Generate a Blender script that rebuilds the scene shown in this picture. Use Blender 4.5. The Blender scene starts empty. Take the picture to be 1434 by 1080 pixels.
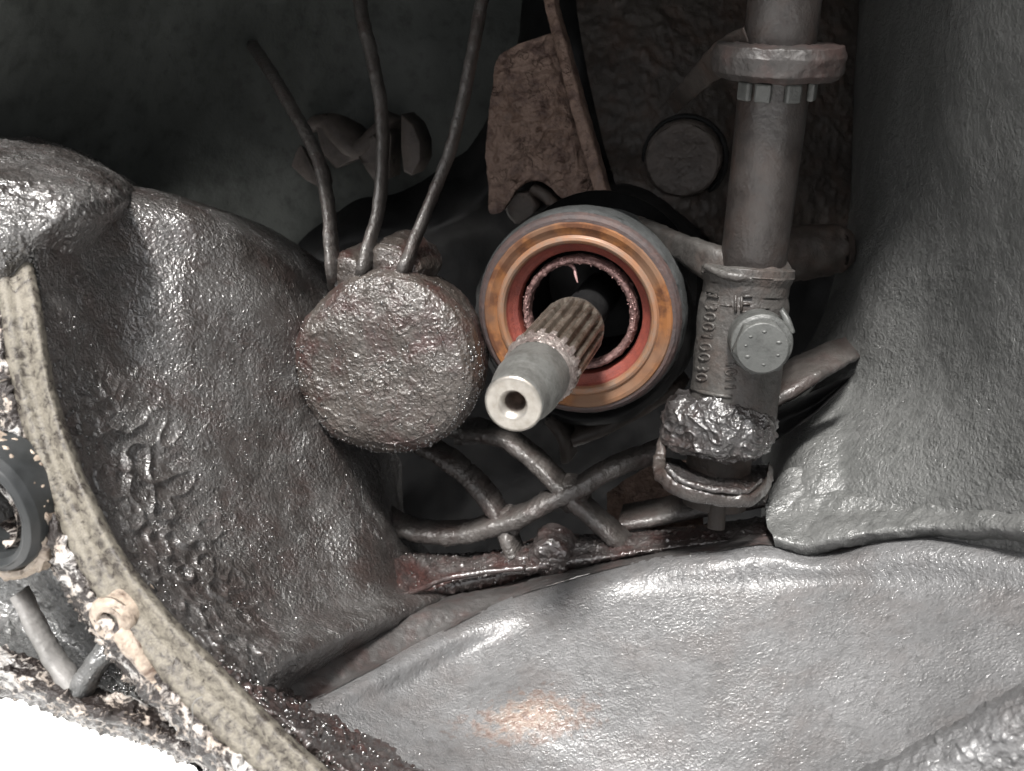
import bpy, math, random
import numpy as np
from mathutils import Matrix, Vector
random.seed(7); np.random.seed(7)
scene = bpy.context.scene
COL = scene.collection

# ------------------------------------------------------------------ camera, world, sun, exposure
K = 0.000767                       # mm of width per pixel of the photograph at 1 mm of depth
PITCH = math.radians(35)
T = np.array([0.0, 0.0, 1.15])
R = np.array([[1, 0, 0],
              [0, math.sin(PITCH), -math.cos(PITCH)],
              [0, math.cos(PITCH), math.sin(PITCH)]])
cam_d = bpy.data.cameras.new('camera')
cam = bpy.data.objects.new('camera', cam_d); COL.objects.link(cam)
M = Matrix([list(R[i]) + [T[i]] for i in range(3)] + [[0, 0, 0, 1]])
cam.matrix_world = M
cam_d.sensor_width = 36; cam_d.lens = 18 / (717 * K)
cam_d.clip_start = 0.005; cam_d.clip_end = 200
cam_d.dof.use_dof = True; cam_d.dof.focus_distance = 0.275; cam_d.dof.aperture_fstop = 22
scene.camera = cam

SUN_LOCAL = np.array([-0.14, 0.68, 0.70])           # towards the sun, in the camera's axes
sd = R @ (SUN_LOCAL / np.linalg.norm(SUN_LOCAL))
elev = math.asin(sd[2]); azim = math.atan2(sd[0], sd[1])
world = bpy.data.worlds.new('World'); scene.world = world
world.use_nodes = True
wn = world.node_tree; wn.nodes.clear()
sky = wn.nodes.new('ShaderNodeTexSky'); sky.sky_type = 'NISHITA'; sky.sun_disc = False
sky.sun_elevation = elev; sky.sun_rotation = azim; sky.dust_density = 6; sky.air_density = 1.0; sky.ozone_density = 1.0
hs = wn.nodes.new('ShaderNodeHueSaturation'); hs.inputs['Saturation'].default_value = 0.12
bg = wn.nodes.new('ShaderNodeBackground'); bg.inputs['Strength'].default_value = 0.085
wo = wn.nodes.new('ShaderNodeOutputWorld')
wn.links.new(sky.outputs[0], hs.inputs['Color']); wn.links.new(hs.outputs[0], bg.inputs[0]); wn.links.new(bg.outputs[0], wo.inputs[0])
sl = bpy.data.lights.new('sun', 'SUN'); sl.energy = 3.5; sl.angle = math.radians(10); sl.color = (1, 0.97, 0.93)
so = bpy.data.objects.new('sun', sl); COL.objects.link(so)
so.rotation_euler = Vector(sd).to_track_quat('Z', 'Y').to_euler(); so.location = (0, -1, 2)
scene.view_settings.view_transform = 'Standard'; scene.view_settings.look = 'None'
scene.view_settings.exposure = 1.15; scene.view_settings.gamma = 1.0

# ------------------------------------------------------------------ helpers
def L(px, py, d):
    return np.array([(px - 717) * K * d, -(py - 540) * K * d, -d], float)
def Larr(a):
    a = np.asarray(a, float); k = K * a[..., 2]
    return np.stack([(a[..., 0] - 717) * k, -(a[..., 1] - 540) * k, -a[..., 2]], -1)
def toworld(p): return (np.asarray(p, float) * 0.001) @ R.T + T
AX = L(808, 452, 290) - L(718, 567, 225); AX /= np.linalg.norm(AX)

_perm = np.random.RandomState(3).permutation(256); _perm = np.concatenate([_perm, _perm, _perm])
_g = np.random.RandomState(4).normal(size=(256, 3)); _g /= np.linalg.norm(_g, axis=1)[:, None]
def perlin(p):
    i = np.floor(p).astype(int); f = p - i; u = f * f * f * (f * (f * 6 - 15) + 10); i &= 255
    def gr(dx, dy, dz):
        h = _perm[_perm[_perm[(i[:, 0] + dx) & 255] + ((i[:, 1] + dy) & 255)] + ((i[:, 2] + dz) & 255)]
        return ((f - np.array([dx, dy, dz])) * _g[h]).sum(1)
    l = lambda a, b, t: a + (b - a) * t
    return l(l(l(gr(0,0,0), gr(1,0,0), u[:,0]), l(gr(0,1,0), gr(1,1,0), u[:,0]), u[:,1]),
             l(l(gr(0,0,1), gr(1,0,1), u[:,0]), l(gr(0,1,1), gr(1,1,1), u[:,0]), u[:,1]), u[:,2]) * 1.6
def noise(P, terms):
    """terms: (amp mm, size mm, kind)"""
    s = P.shape[:-1]; q = P.reshape(-1, 3); out = np.zeros(len(q))
    for k, (a, sz, kind) in enumerate(terms):
        n = perlin(q / sz + 17.3 * (k + 1))
        if kind == 'n': out += a * n
        elif kind == 'r': out += a * (1 - 2 * np.abs(n)) ** 3      # ridges
        elif kind == 'c': out -= a * np.clip(1 - np.abs(n) * 9, 0, 1)   # cracks
        elif kind == 'b': out += a * np.clip(n - 0.15, 0, 1) * 3      # bumps
    return out.reshape(s)
def stretch(q, dirv, f):
    dirv = np.asarray(dirv, float); dirv /= np.linalg.norm(dirv)
    c = q @ dirv
    return q - np.multiply.outer(c * (1 - f), dirv)

def crom(P, n, closed=False):
    """smooth curve through P (k,c) -> (n,c), chord parametrised"""
    P = np.asarray(P, float)
    if len(P) == 2 and not closed:
        t = np.linspace(0, 1, n)[:, None]; return P[0] * (1 - t) + P[1] * t
    dd = np.linalg.norm(np.diff(P, axis=0), axis=1); s = np.concatenate([[0], np.cumsum(np.maximum(dd, 1e-6))]); s /= s[-1]
    m = np.zeros_like(P); h = np.diff(s)[:, None]; d = np.diff(P, axis=0) / h
    m[1:-1] = (d[:-1] * h[1:] + d[1:] * h[:-1]) / (h[:-1] + h[1:]); m[0] = d[0]; m[-1] = d[-1]
    if closed:
        m[0] = m[-1] = (d[0] + d[-1]) / 2
    t = np.linspace(0, 1, n); j = np.clip(np.searchsorted(s, t, side='right') - 1, 0, len(P) - 2)
    hh = (s[j + 1] - s[j])[:, None]; u = ((t - s[j])[:, None]) / hh
    return ((2*u**3 - 3*u**2 + 1) * P[j] + (u**3 - 2*u**2 + u) * hh * m[j] + (-2*u**3 + 3*u**2) * P[j+1] + (u**3 - u**2) * hh * m[j+1])

def mesh_from(name, V, F, smooth=True):
    me = bpy.data.meshes.new(name)
    V = np.asarray(V, np.float32); 
    if isinstance(F, np.ndarray) and F.ndim == 2:
        n, k = F.shape
        me.vertices.add(len(V)); me.vertices.foreach_set('co', V.ravel())
        me.loops.add(n * k); me.loops.foreach_set('vertex_index', F.ravel().astype(np.int32))
        me.polygons.add(n); me.polygons.foreach_set('loop_start', np.arange(0, n * k, k, dtype=np.int32))
        me.polygons.foreach_set('loop_total', np.full(n, k, dtype=np.int32))
        me.update(calc_edges=True)
    else:
        me.from_pydata([tuple(v) for v in V], [], [tuple(int(i) for i in f) for f in F]); me.update()
    me.validate()
    if smooth: me.polygons.foreach_set('use_smooth', np.ones(len(me.polygons), bool))
    return me
WLOC = {}
def part(name, V, F, mat, parent=None, smooth=True, label=None, loc=None):
    """V in camera-axes millimetres"""
    W = toworld(V)
    c = (W.min(0) + W.max(0)) / 2 if loc is None else toworld(loc)
    me = mesh_from(name, W - c, F, smooth); me.materials.append(mat)
    o = bpy.data.objects.new(name, me); COL.objects.link(o)
    if parent is not None:
        o.parent = parent; o.location = Vector(c - WLOC[parent.name])
    else: o.location = Vector(c)
    WLOC[o.name] = c
    if label: o['label'] = label
    return o
def thing(name, label, cat, at, group=None):
    o = bpy.data.objects.new(name, None); COL.objects.link(o); w = toworld(at)
    o.location = Vector(w); o.empty_display_size = 0.01; WLOC[o.name] = w
    tag(o, label, cat, group); return o
def tag(o, label, cat, group=None):
    o['label'] = label; o['category'] = cat
    if group: o['group'] = group
    return o

def gridfaces(nr, nc, wrap=False):
    i = np.arange(nr - 1)[:, None]; j = np.arange(nc if wrap else nc - 1)[None, :]; j2 = (j + 1) % nc
    a = i * nc + j; b = i * nc + j2; c = (i + 1) * nc + j2; d = (i + 1) * nc + j
    return np.stack([a, b, c, d], -1).reshape(-1, 4)
def gridnormals(P, wrap=False):
    du = np.gradient(P, axis=1)
    if wrap: du = (np.roll(P, -1, 1) - np.roll(P, 1, 1))
    dv = np.gradient(P, axis=0); n = np.cross(du, dv); n /= np.linalg.norm(n, axis=2)[..., None] + 1e-9
    return n
def net(rows, nu, nv, terms=(), st=None, mod=None):
    """lofted surface through rows of (px, py, depth)"""
    A = np.stack([crom(r, nu) for r in rows])                     # rows x nu x 3
    mid = A.mean(1); dd = np.linalg.norm(np.diff(A, axis=0), axis=2).mean(1)
    B = np.zeros((nv, nu, 3)); s = np.concatenate([[0], np.cumsum(dd)]); s /= s[-1]
    h = np.diff(s)[:, None, None]; 
    if len(A) == 2:
        t = np.linspace(0, 1, nv)[:, None, None]; B = A[0] * (1 - t) + A[1] * t
    else:
        d = np.diff(A, axis=0) / h; m = np.zeros_like(A)
        m[1:-1] = (d[:-1] * h[1:] + d[1:] * h[:-1]) / (h[:-1] + h[1:]); m[0] = d[0]; m[-1] = d[-1]
        t = np.linspace(0, 1, nv); j = np.clip(np.searchsorted(s, t, side='right') - 1, 0, len(A) - 2)
        hh = (s[j + 1] - s[j])[:, None, None]; u = (t - s[j])[:, None, None] / hh
        B = ((2*u**3 - 3*u**2 + 1) * A[j] + (u**3 - 2*u**2 + u) * hh * m[j] + (-2*u**3 + 3*u**2) * A[j+1] + (u**3 - u**2) * hh * m[j+1])
    P = Larr(B)
    n = gridnormals(P)
    flip = (n * (-P)).sum(2).mean() < 0
    if flip: n = -n
    if terms:
        q = P if st is None else stretch(P, st[0], st[1])
        P = P + n * noise(q, terms)[..., None]
    if mod is not None: P = P + n * mod(B, P)[..., None]
    F = gridfaces(nv, nu)
    if not flip: pass
    else: F = F[:, ::-1]
    return P.reshape(-1, 3), F
def sweep(path, prof, terms=(), n=60, capped=True, back=None, wscale=None, ring=False):
    """prof: list of (side mm, out mm) round the section (closed), out = towards the viewer"""
    C = crom(path, n, closed=ring) ; C = Larr(C)
    if ring: C = C[:-1]; n -= 1
    tg = np.gradient(C, axis=0) if not ring else np.roll(C, -1, 0) - np.roll(C, 1, 0)
    tg /= np.linalg.norm(tg, axis=1)[:, None]
    out = -AX if back is None else np.asarray(back, float); out = np.broadcast_to(out, C.shape)
    side = np.cross(tg, out); side /= np.linalg.norm(side, axis=1)[:, None]
    prof = np.asarray(prof, float); w = np.ones(n) if wscale is None else np.interp(np.linspace(0, 1, n), np.linspace(0, 1, len(wscale)), wscale)
    P = C[:, None, :] + side[:, None, :] * (prof[None, :, 0, None] * w[:, None, None]) + out[:, None, :] * prof[None, :, 1, None]
    nrm = gridnormals(P, wrap=True); cen = P.mean(1, keepdims=True)
    if ((P - cen) * nrm).sum() < 0: nrm = -nrm
    if terms: P = P + nrm * noise(P, terms)[..., None]
    m = len(prof); F = gridfaces(n, m, wrap=True)
    if ring:
        a = (n - 1) * m + np.arange(m); b = (n - 1) * m + (np.arange(m) + 1) % m; F = np.concatenate([F, np.stack([a, b, (np.arange(m) + 1) % m, np.arange(m)], -1)])
    F = [tuple(f) for f in F]
    if capped and not ring: F += [tuple(range(m))[::-1], tuple((n - 1) * m + i for i in range(m))]
    return P.reshape(-1, 3), F
def ribprof(w, h, r=0.35, draft=0.25, seg=4):
    p = [(-w/2 - draft*w, -h), (-w/2, -w*r*1.2)]
    for k in range(seg + 1):
        a = math.pi - math.pi * k / seg
        p.append((math.cos(a) * w * 0.46, -w*r + math.sin(a) * w * r))
    return p + [(w/2, -w*r*1.2), (w/2 + draft*w, -h)]
def circprof(r, seg=14, ry=None):
    ry = ry or r
    return [(r * math.cos(2*math.pi*k/seg), ry * math.sin(2*math.pi*k/seg)) for k in range(seg)]
def rrprof(w, h, r, seg=4):
    p = []
    for cx, cy, a0 in ((w/2-r, h/2-r, 0), (-w/2+r, h/2-r, 90), (-w/2+r, -h/2+r, 180), (w/2-r, -h/2+r, 270)):
        for k in range(seg + 1):
            a = math.radians(a0 + 90*k/seg); p.append((cx + r*math.cos(a), cy + r*math.sin(a)))
    return p
def frame(ax, up=(0, 1, 0)):
    ax = np.asarray(ax, float); ax = ax / np.linalg.norm(ax); e1 = np.cross(up, ax); e1 /= np.linalg.norm(e1); e2 = np.cross(ax, e1)
    return e1, e2, ax
def revolve(c, ax, prof, seg=96, terms=(), dense=None, rfun=None, close=True, up=(0, 1, 0), sx=1, sy=1):
    """prof: (radius, t along axis) pairs"""
    e1, e2, a = frame(ax, up); prof = np.asarray(prof, float)
    if dense:
        dd = np.concatenate([[0], np.cumsum(np.linalg.norm(np.diff(prof, axis=0), axis=1))])
        t = np.unique(np.concatenate([np.linspace(0, dd[-1], dense), dd])); prof = np.stack([np.interp(t, dd, prof[:, 0]), np.interp(t, dd, prof[:, 1])], 1)
    th = np.linspace(0, 2*math.pi, seg, endpoint=False)
    r = prof[:, 0][:, None] * np.ones(seg)[None]
    if rfun is not None: r = rfun(r, prof[:, 1][:, None], th[None])
    P = c + (r * np.cos(th) * sx)[..., None] * e1 + (r * np.sin(th) * sy)[..., None] * e2 + prof[:, 1][:, None, None] * a
    if terms:
        n = gridnormals(P, wrap=True); rad = P - (c + prof[:, 1][:, None, None] * a)
        if (n * rad).sum() < 0: n = -n
        P = P + n * noise(P, terms)[..., None]
    F = gridfaces(len(prof), seg, wrap=True)
    return P.reshape(-1, 3), F
def join(*vf):
    V = []; F = []; o = 0
    for v, f in vf:
        V.append(v); F += [tuple(int(i) + o for i in q) for q in f]; o += len(v)
    return np.concatenate(V), F
def slab(poly, d, th, bulge=0, terms=(), inner=10):
    """outline plate (px, py, depth) of real thickness, triangulated as a fan of rings"""
    P = Larr(np.array([(x, y, d if len(q) == 0 else q[0]) for x, y, *q in poly])); c = P.mean(0)
    n = len(P); V = []; F = []
    for k in range(inner):
        f = 1 - k / inner; q = c + (P - c) * f
        q = q + (-AX) * bulge * (1 - f * f)
        if terms: q = q + (-AX)[None] * noise(q, terms)[:, None]
        V.append(q)
    V.append((c + (-AX) * bulge)[None])
    rim = P + AX * th
    V = [rim, P + AX * 0.0 - 0] + V[0:]
    off = 0; tot = np.concatenate(V)
    rings = len(V) - 1
    for k in range(rings - 1):
        for j in range(n):
            F.append((k*n + j, k*n + (j+1) % n, (k+1)*n + (j+1) % n, (k+1)*n + j))
    ce = rings * n
    for j in range(n): F.append(((rings-1)*n + j, (rings-1)*n + (j+1) % n, ce))
    F.append(tuple(range(n))[::-1])
    return tot, F

# ------------------------------------------------------------------ materials
def mat(name): 
    m = bpy.data.materials.new(name); m.use_nodes = True; nt = m.node_tree; nt.nodes.clear()
    out = nt.nodes.new('ShaderNodeOutputMaterial'); b = nt.nodes.new('ShaderNodeBsdfPrincipled'); nt.links.new(b.outputs[0], out.inputs[0])
    return m, nt, b
def N(nt, kind, **kw):
    n = nt.nodes.new(kind)
    for k, v in kw.items():
        if k in ('noise_dimensions', 'feature', 'operation', 'blend_type', 'data_type', 'distance', 'wave_type', 'bands_direction'): setattr(n, k, v)
        else: n.inputs[k].default_value = v
    return n
def ramp(nt, src, stops):
    r = nt.nodes.new('ShaderNodeValToRGB'); cr = r.color_ramp
    while len(cr.elements) < len(stops): cr.elements.new(0.5)
    for e, (p, c) in zip(cr.elements, stops):
        e.position = p; e.color = (c, c, c, 1) if isinstance(c, (int, float)) else (*c, 1)
    nt.links.new(src, r.inputs[0]); return r.outputs[0]
def mix(nt, fac, a, b):
    m = nt.nodes.new('ShaderNodeMix'); m.data_type = 'RGBA'
    if isinstance(fac, (int, float)): m.inputs[0].default_value = fac
    else: nt.links.new(fac, m.inputs[0])
    for s, v in ((6, a), (7, b)):
        if isinstance(v, tuple): m.inputs[s].default_value = (*v, 1)
        else: nt.links.new(v, m.inputs[s])
    return m.outputs[2]
def math_(nt, op, a, b=None, c=None):
    m = nt.nodes.new('ShaderNodeMath'); m.operation = op
    for i, v in enumerate((a, b, c)):
        if v is None: continue
        if isinstance(v, (int, float)): m.inputs[i].default_value = v
        else: nt.links.new(v, m.inputs[i])
    return m.outputs[0]
def coords(nt, st=None):
    g = nt.nodes.new('ShaderNodeNewGeometry')          # world position: the grain runs on across the parts of one casting
    if st is None: return g.outputs['Position']
    mp = nt.nodes.new('ShaderNodeMapping'); mp.inputs['Rotation'].default_value = st[0]; mp.inputs['Scale'].default_value = st[1]
    nt.links.new(g.outputs['Position'], mp.inputs[0]); return mp.outputs[0]
TONE = 0.66
def oily(name, c1, c2, c3=None, rough=(0.28, 0.55), bump=0.5, fine=900, drop=520, dropamt=0.5, spec=0.5, c3amt=0.6, metal=0.0, coat=0.0, patch=60, spot=None, crack=0.0, smooth=1.0, grain=0.0):
    """grease-wet cast metal: soft mottled base under a glossy film with scattered droplets and hairline cracks"""
    m, nt, b = mat(name); co = coords(nt)
    c1 = tuple(x * TONE for x in c1); c2 = tuple(x * TONE for x in c2); c3 = tuple(x * TONE for x in c3) if c3 else None
    big = N(nt, 'ShaderNodeTexNoise', Scale=patch, Detail=6, Roughness=0.6, Distortion=0.4); nt.links.new(co, big.inputs['Vector'])
    med = N(nt, 'ShaderNodeTexNoise', Scale=fine * 0.22, Detail=5, Roughness=0.6); nt.links.new(co, med.inputs['Vector'])
    fi = N(nt, 'ShaderNodeTexNoise', Scale=fine, Detail=1, Roughness=0.5); nt.links.new(co, fi.inputs['Vector'])
    col = mix(nt, ramp(nt, big.outputs[0], [(0.36, 0.0), (0.62, 1.0)]), c1, c2)
    if c3:
        b2 = N(nt, 'ShaderNodeTexNoise', noise_dimensions='4D', Scale=patch * 1.3, Detail=7, Roughness=0.65, W=3.0); nt.links.new(co, b2.inputs['Vector'])
        col = mix(nt, math_(nt, 'MULTIPLY', ramp(nt, b2.outputs[0], [(0.48, 0.0), (0.62, 1.0)]), c3amt), col, c3)
    if spot:      # a rusty scraped patch
        mp = nt.nodes.new('ShaderNodeMapping'); w = toworld(spot[0]); mp.inputs['Location'].default_value = tuple(-w); nt.links.new(co, mp.inputs[0])
        m2 = nt.nodes.new('ShaderNodeMapping'); m2.inputs['Scale'].default_value = (0.55, 1.2, 1.2); nt.links.new(mp.outputs[0], m2.inputs[0])
        vl = nt.nodes.new('ShaderNodeVectorMath'); vl.operation = 'LENGTH'; nt.links.new(m2.outputs[0], vl.inputs[0])
        dd = math_(nt, 'ADD', math_(nt, 'DIVIDE', vl.outputs['Value'], spot[1]), math_(nt, 'MULTIPLY', math_(nt, 'SUBTRACT', med.outputs[0], 0.5), 3.2))
        sm = math_(nt, 'MULTIPLY', ramp(nt, dd, [(0.2, 1.0), (1.1, 0.0)]), 0.5)
        rc = mix(nt, ramp(nt, med.outputs[0], [(0.4, 0.0), (0.6, 1.0)]), (0.24, 0.12, 0.07), (0.42, 0.32, 0.24))
        col = mix(nt, sm, col, rc)
    lo = ramp(nt, med.outputs[0], [(0.3, 1.0), (0.5, 0.0)])
    nt.links.new(mix(nt, math_(nt, 'MULTIPLY', lo, 0.5), col, tuple(x * 0.4 for x in c1)), b.inputs['Base Color'])
    nt.links.new(ramp(nt, big.outputs[0], [(0.3, rough[0]), (0.7, rough[1])]), b.inputs['Roughness'])
    b.inputs['Metallic'].default_value = metal; b.inputs['Specular IOR Level'].default_value = spec
    gr = N(nt, 'ShaderNodeTexNoise', Scale=fine * 0.62, Detail=2, Roughness=0.5, Distortion=0.3); nt.links.new(co, gr.inputs['Vector'])
    h = math_(nt, 'ADD', math_(nt, 'MULTIPLY', med.outputs[0], 1.5 * smooth), math_(nt, 'MULTIPLY', fi.outputs[0], 0.35))
    vm = N(nt, 'ShaderNodeTexNoise', noise_dimensions='4D', Scale=patch * 1.1, Detail=4, Roughness=0.6, W=8.0, Distortion=0.5); nt.links.new(co, vm.inputs['Vector'])
    vary = ramp(nt, vm.outputs[0], [(0.38, 0.25), (0.6, 1.0)])
    h = math_(nt, 'ADD', h, math_(nt, 'MULTIPLY', math_(nt, 'MULTIPLY', gr.outputs[0], vary), grain))
    if crack:
        cn = N(nt, 'ShaderNodeTexNoise', Scale=fine * 0.075, Detail=5, Roughness=0.55, Distortion=0.5); nt.links.new(co, cn.inputs['Vector'])
        ca = math_(nt, 'ABSOLUTE', math_(nt, 'SUBTRACT', cn.outputs[0], 0.5))
        ck = math_(nt, 'MULTIPLY', ramp(nt, ca, [(0.0, 1.0), (0.012, 0.0)]), ramp(nt, big.outputs[0], [(0.46, 0.0), (0.54, 1.0)]))
        h = math_(nt, 'SUBTRACT', h, math_(nt, 'MULTIPLY', ck, crack))
    bp = N(nt, 'ShaderNodeBump', Strength=bump, Distance=0.0005); nt.links.new(h, bp.inputs['Height']); nt.links.new(bp.outputs[0], b.inputs['Normal'])
    if coat:
        vo = N(nt, 'ShaderNodeTexVoronoi', Scale=drop); nt.links.new(co, vo.inputs['Vector'])
        pick = nt.nodes.new('ShaderNodeSeparateColor'); nt.links.new(vo.outputs['Color'], pick.inputs[0])
        mask = ramp(nt, big.outputs[0], [(0.4, 0.25), (0.6, 1.0)])
        on = math_(nt, 'LESS_THAN', pick.outputs[0], math_(nt, 'MULTIPLY', mask, 0.55))
        dr = ramp(nt, vo.outputs['Distance'], [(0.0, 1.0), (0.2, 0.8), (0.42, 0.0)])
        h2 = math_(nt, 'ADD', math_(nt, 'MULTIPLY', h, 1.0), math_(nt, 'MULTIPLY', math_(nt, 'MULTIPLY', dr, on), dropamt))
        b.inputs['Coat Weight'].default_value = coat; b.inputs['Coat Roughness'].default_value = 0.09; b.inputs['Coat IOR'].default_value = 1.6
        b3 = N(nt, 'ShaderNodeBump', Strength=min(1.0, bump * 1.2), Distance=0.0005); nt.links.new(h2, b3.inputs['Height']); nt.links.new(b3.outputs[0], b.inputs['Coat Normal'])
    return m
def crusty(name, light, dark, thr=0.5, width=0.06, scale=170, rough=0.6, bump=0.6, third=None):
    """pale residue broken by dark greasy patches"""
    m, nt, b = mat(name); co = coords(nt)
    light = tuple(x * 0.75 for x in light); dark = tuple(x * TONE for x in dark); third = tuple(x * 0.75 for x in third) if third else None
    n1 = N(nt, 'ShaderNodeTexNoise', Scale=scale, Detail=9, Roughness=0.7, Distortion=0.6); nt.links.new(co, n1.inputs['Vector'])
    n2 = N(nt, 'ShaderNodeTexNoise', Scale=scale * 5, Detail=4, Roughness=0.6); nt.links.new(co, n2.inputs['Vector'])
    n3 = N(nt, 'ShaderNodeTexNoise', Scale=scale * 0.3, Detail=3); nt.links.new(co, n3.inputs['Vector'])
    s = math_(nt, 'ADD', math_(nt, 'MULTIPLY', n1.outputs[0], 0.75), math_(nt, 'MULTIPLY', n3.outputs[0], 0.25))
    f = ramp(nt, s, [(thr - width, 0.0), (thr + width, 1.0)])
    lc = mix(nt, ramp(nt, n2.outputs[0], [(0.35, 0.0), (0.6, 1.0)]), tuple(x * 0.72 for x in light), light)
    if third: lc = mix(nt, ramp(nt, n3.outputs[0], [(0.45, 0.0), (0.6, 1.0)]), lc, third)
    nt.links.new(mix(nt, f, dark, lc), b.inputs['Base Color'])
    nt.links.new(ramp(nt, f, [(0.0, 0.25), (1.0, rough)]), b.inputs['Roughness'])
    h = math_(nt, 'ADD', math_(nt, 'MULTIPLY', n1.outputs[0], 1.2), math_(nt, 'MULTIPLY', n2.outputs[0], 0.5))
    bp = N(nt, 'ShaderNodeBump', Strength=bump, Distance=0.0007); nt.links.new(h, bp.inputs['Height']); nt.links.new(bp.outputs[0], b.inputs['Normal'])
    return m

MS = ((0, 0, 0), (1, 1, 1))
M_bulge = oily('oily_brown_grey_casting', (0.048, 0.041, 0.038), (0.092, 0.087, 0.084), (0.048, 0.029, 0.025), rough=(0.3, 0.5), bump=0.8, spec=0.9, coat=1.0, fine=1500, drop=820, dropamt=1.6, crack=0.9, grain=2.2, smooth=0.7)
M_drum = oily('speckled_brown_casting', (0.058, 0.045, 0.038), (0.092, 0.077, 0.067), (0.058, 0.022, 0.018), rough=(0.34, 0.54), bump=0.85, spec=0.7, coat=0.5, fine=1500, drop=720, dropamt=2.2, crack=1.2, grain=1.9, smooth=0.6, c3amt=0.9)
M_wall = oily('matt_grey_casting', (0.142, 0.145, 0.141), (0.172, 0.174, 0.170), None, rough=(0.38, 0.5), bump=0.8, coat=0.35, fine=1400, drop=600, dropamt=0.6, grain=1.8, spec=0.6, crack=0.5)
M_panel = oily('pale_grey_wet_casting', (0.165, 0.165, 0.167), (0.21, 0.21, 0.213), (0.165, 0.15, 0.145), rough=(0.38, 0.48), bump=0.7, fine=1700, drop=760, dropamt=1.2, spec=0.75, c3amt=0.5, coat=0.45, grain=1.8, crack=0.6, patch=40, smooth=0.6, spot=(L(735, 1002, 262), 0.011))
M_shoulder = oily('dull_brown_grey_film', (0.065, 0.060, 0.058), (0.09, 0.085, 0.083), (0.085, 0.052, 0.047), rough=(0.4, 0.6), bump=0.45, fine=1500, drop=900, coat=0.3)
M_dark = oily('black_shade_casting', (0.010, 0.010, 0.011), (0.017, 0.0165, 0.0165), None, rough=(0.45, 0.7), bump=0.3, spec=0.25)  # near-black base colour: shade of the deep recesses put into the material
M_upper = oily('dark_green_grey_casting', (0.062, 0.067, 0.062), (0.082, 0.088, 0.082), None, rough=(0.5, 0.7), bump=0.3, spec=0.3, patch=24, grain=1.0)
M_rib = oily('grey_brown_rib', (0.070, 0.062, 0.057), (0.10, 0.090, 0.084), (0.055, 0.032, 0.028), rough=(0.4, 0.6), bump=0.7, fine=1300, coat=0.35, drop=800, grain=1.4)
M_ledge = oily('red_brown_ledge', (0.05, 0.036, 0.034), (0.085, 0.076, 0.073), (0.065, 0.02, 0.016), rough=(0.25, 0.5), bump=0.7, coat=0.9, fine=1100, drop=700, dropamt=1.0)
M_plate = oily('brown_rusted_plate', (0.20, 0.13, 0.10), (0.27, 0.185, 0.148), (0.085, 0.05, 0.042), rough=(0.5, 0.8), bump=1.0, fine=1000, spec=0.35, c3amt=0.85, patch=110, crack=1.4, grain=2.0)
M_plug = oily('dusty_brown_plug', (0.085, 0.07, 0.062), (0.12, 0.10, 0.09), None, rough=(0.5, 0.7), bump=0.5, grain=1.0, spec=0.35)
M_mid = oily('dark_brown_casting', (0.05, 0.041, 0.036), (0.075, 0.064, 0.057), (0.085, 0.055, 0.043), rough=(0.45, 0.7), bump=0.7, spec=0.35, crack=0.4)
M_rod = oily('brown_grey_rod', (0.037, 0.031, 0.029), (0.055, 0.048, 0.045), (0.05, 0.034, 0.028), rough=(0.34, 0.48), bump=0.4, fine=1200, spec=0.5, grain=0.9, patch=90, c3amt=0.6)
M_collar = oily('reddish_brown_collar', (0.036, 0.031, 0.029), (0.048, 0.043, 0.041), (0.055, 0.030, 0.026), rough=(0.45, 0.6), bump=0.6, c3amt=0.8, patch=40, grain=1.2)
M_hub = oily('dirty_grey_casting_hub', (0.070, 0.064, 0.060), (0.098, 0.093, 0.087), (0.078, 0.053, 0.043), rough=(0.38, 0.55), bump=0.5, fine=1400, spec=0.5, grain=1.2)
M_clip = oily('greasy_brown_clip', (0.042, 0.034, 0.030), (0.075, 0.066, 0.060), (0.045, 0.026, 0.022), rough=(0.25, 0.45), bump=0.6, coat=0.7, fine=1400, grain=1.5)
M_bolt = oily('dull_grey_bolt', (0.09, 0.093, 0.089), (0.115, 0.118, 0.113), None, rough=(0.4, 0.52), bump=0.35, fine=1300, grain=0.8)
M_grease = oily('thick_black_grease', (0.03, 0.025, 0.024), (0.065, 0.062, 0.062), (0.045, 0.025, 0.02), rough=(0.25, 0.42), bump=0.9, coat=0.8, spec=0.8, fine=1300, drop=700, dropamt=1.2, grain=1.6)
M_shell = oily('worn_grey_steel', (0.058, 0.062, 0.062), (0.088, 0.092, 0.092), None, rough=(0.4, 0.55), bump=0.4, fine=1500, grain=1.2)
M_gasket = crusty('beige_gasket_residue', (0.27, 0.245, 0.20), (0.075, 0.064, 0.055), thr=0.475, width=0.06, scale=520, bump=0.5)
M_crust = crusty('cream_and_black_crust', (0.68, 0.58, 0.50), (0.04, 0.032, 0.03), thr=0.525, width=0.03, scale=260, third=(0.66, 0.64, 0.62), bump=1.0)
M_cream = crusty('bare_cream_metal', (0.50, 0.41, 0.33), (0.12, 0.08, 0.06), thr=0.45, width=0.05, scale=150, rough=0.35)
M_outer = oily('outer_dirty_casting', (0.085, 0.088, 0.088), (0.16, 0.16, 0.158), None, rough=(0.3, 0.5), bump=0.9, coat=0.8, fine=1200, drop=600, dropamt=1.6, grain=1.5)
M_web = oily('pale_outer_web', (0.24, 0.235, 0.225), (0.32, 0.31, 0.30), None, rough=(0.35, 0.6), bump=0.5)
M_rubber = oily('black_rubber', (0.03, 0.033, 0.034), (0.045, 0.048, 0.05), None, rough=(0.35, 0.5), bump=0.1)

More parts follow.
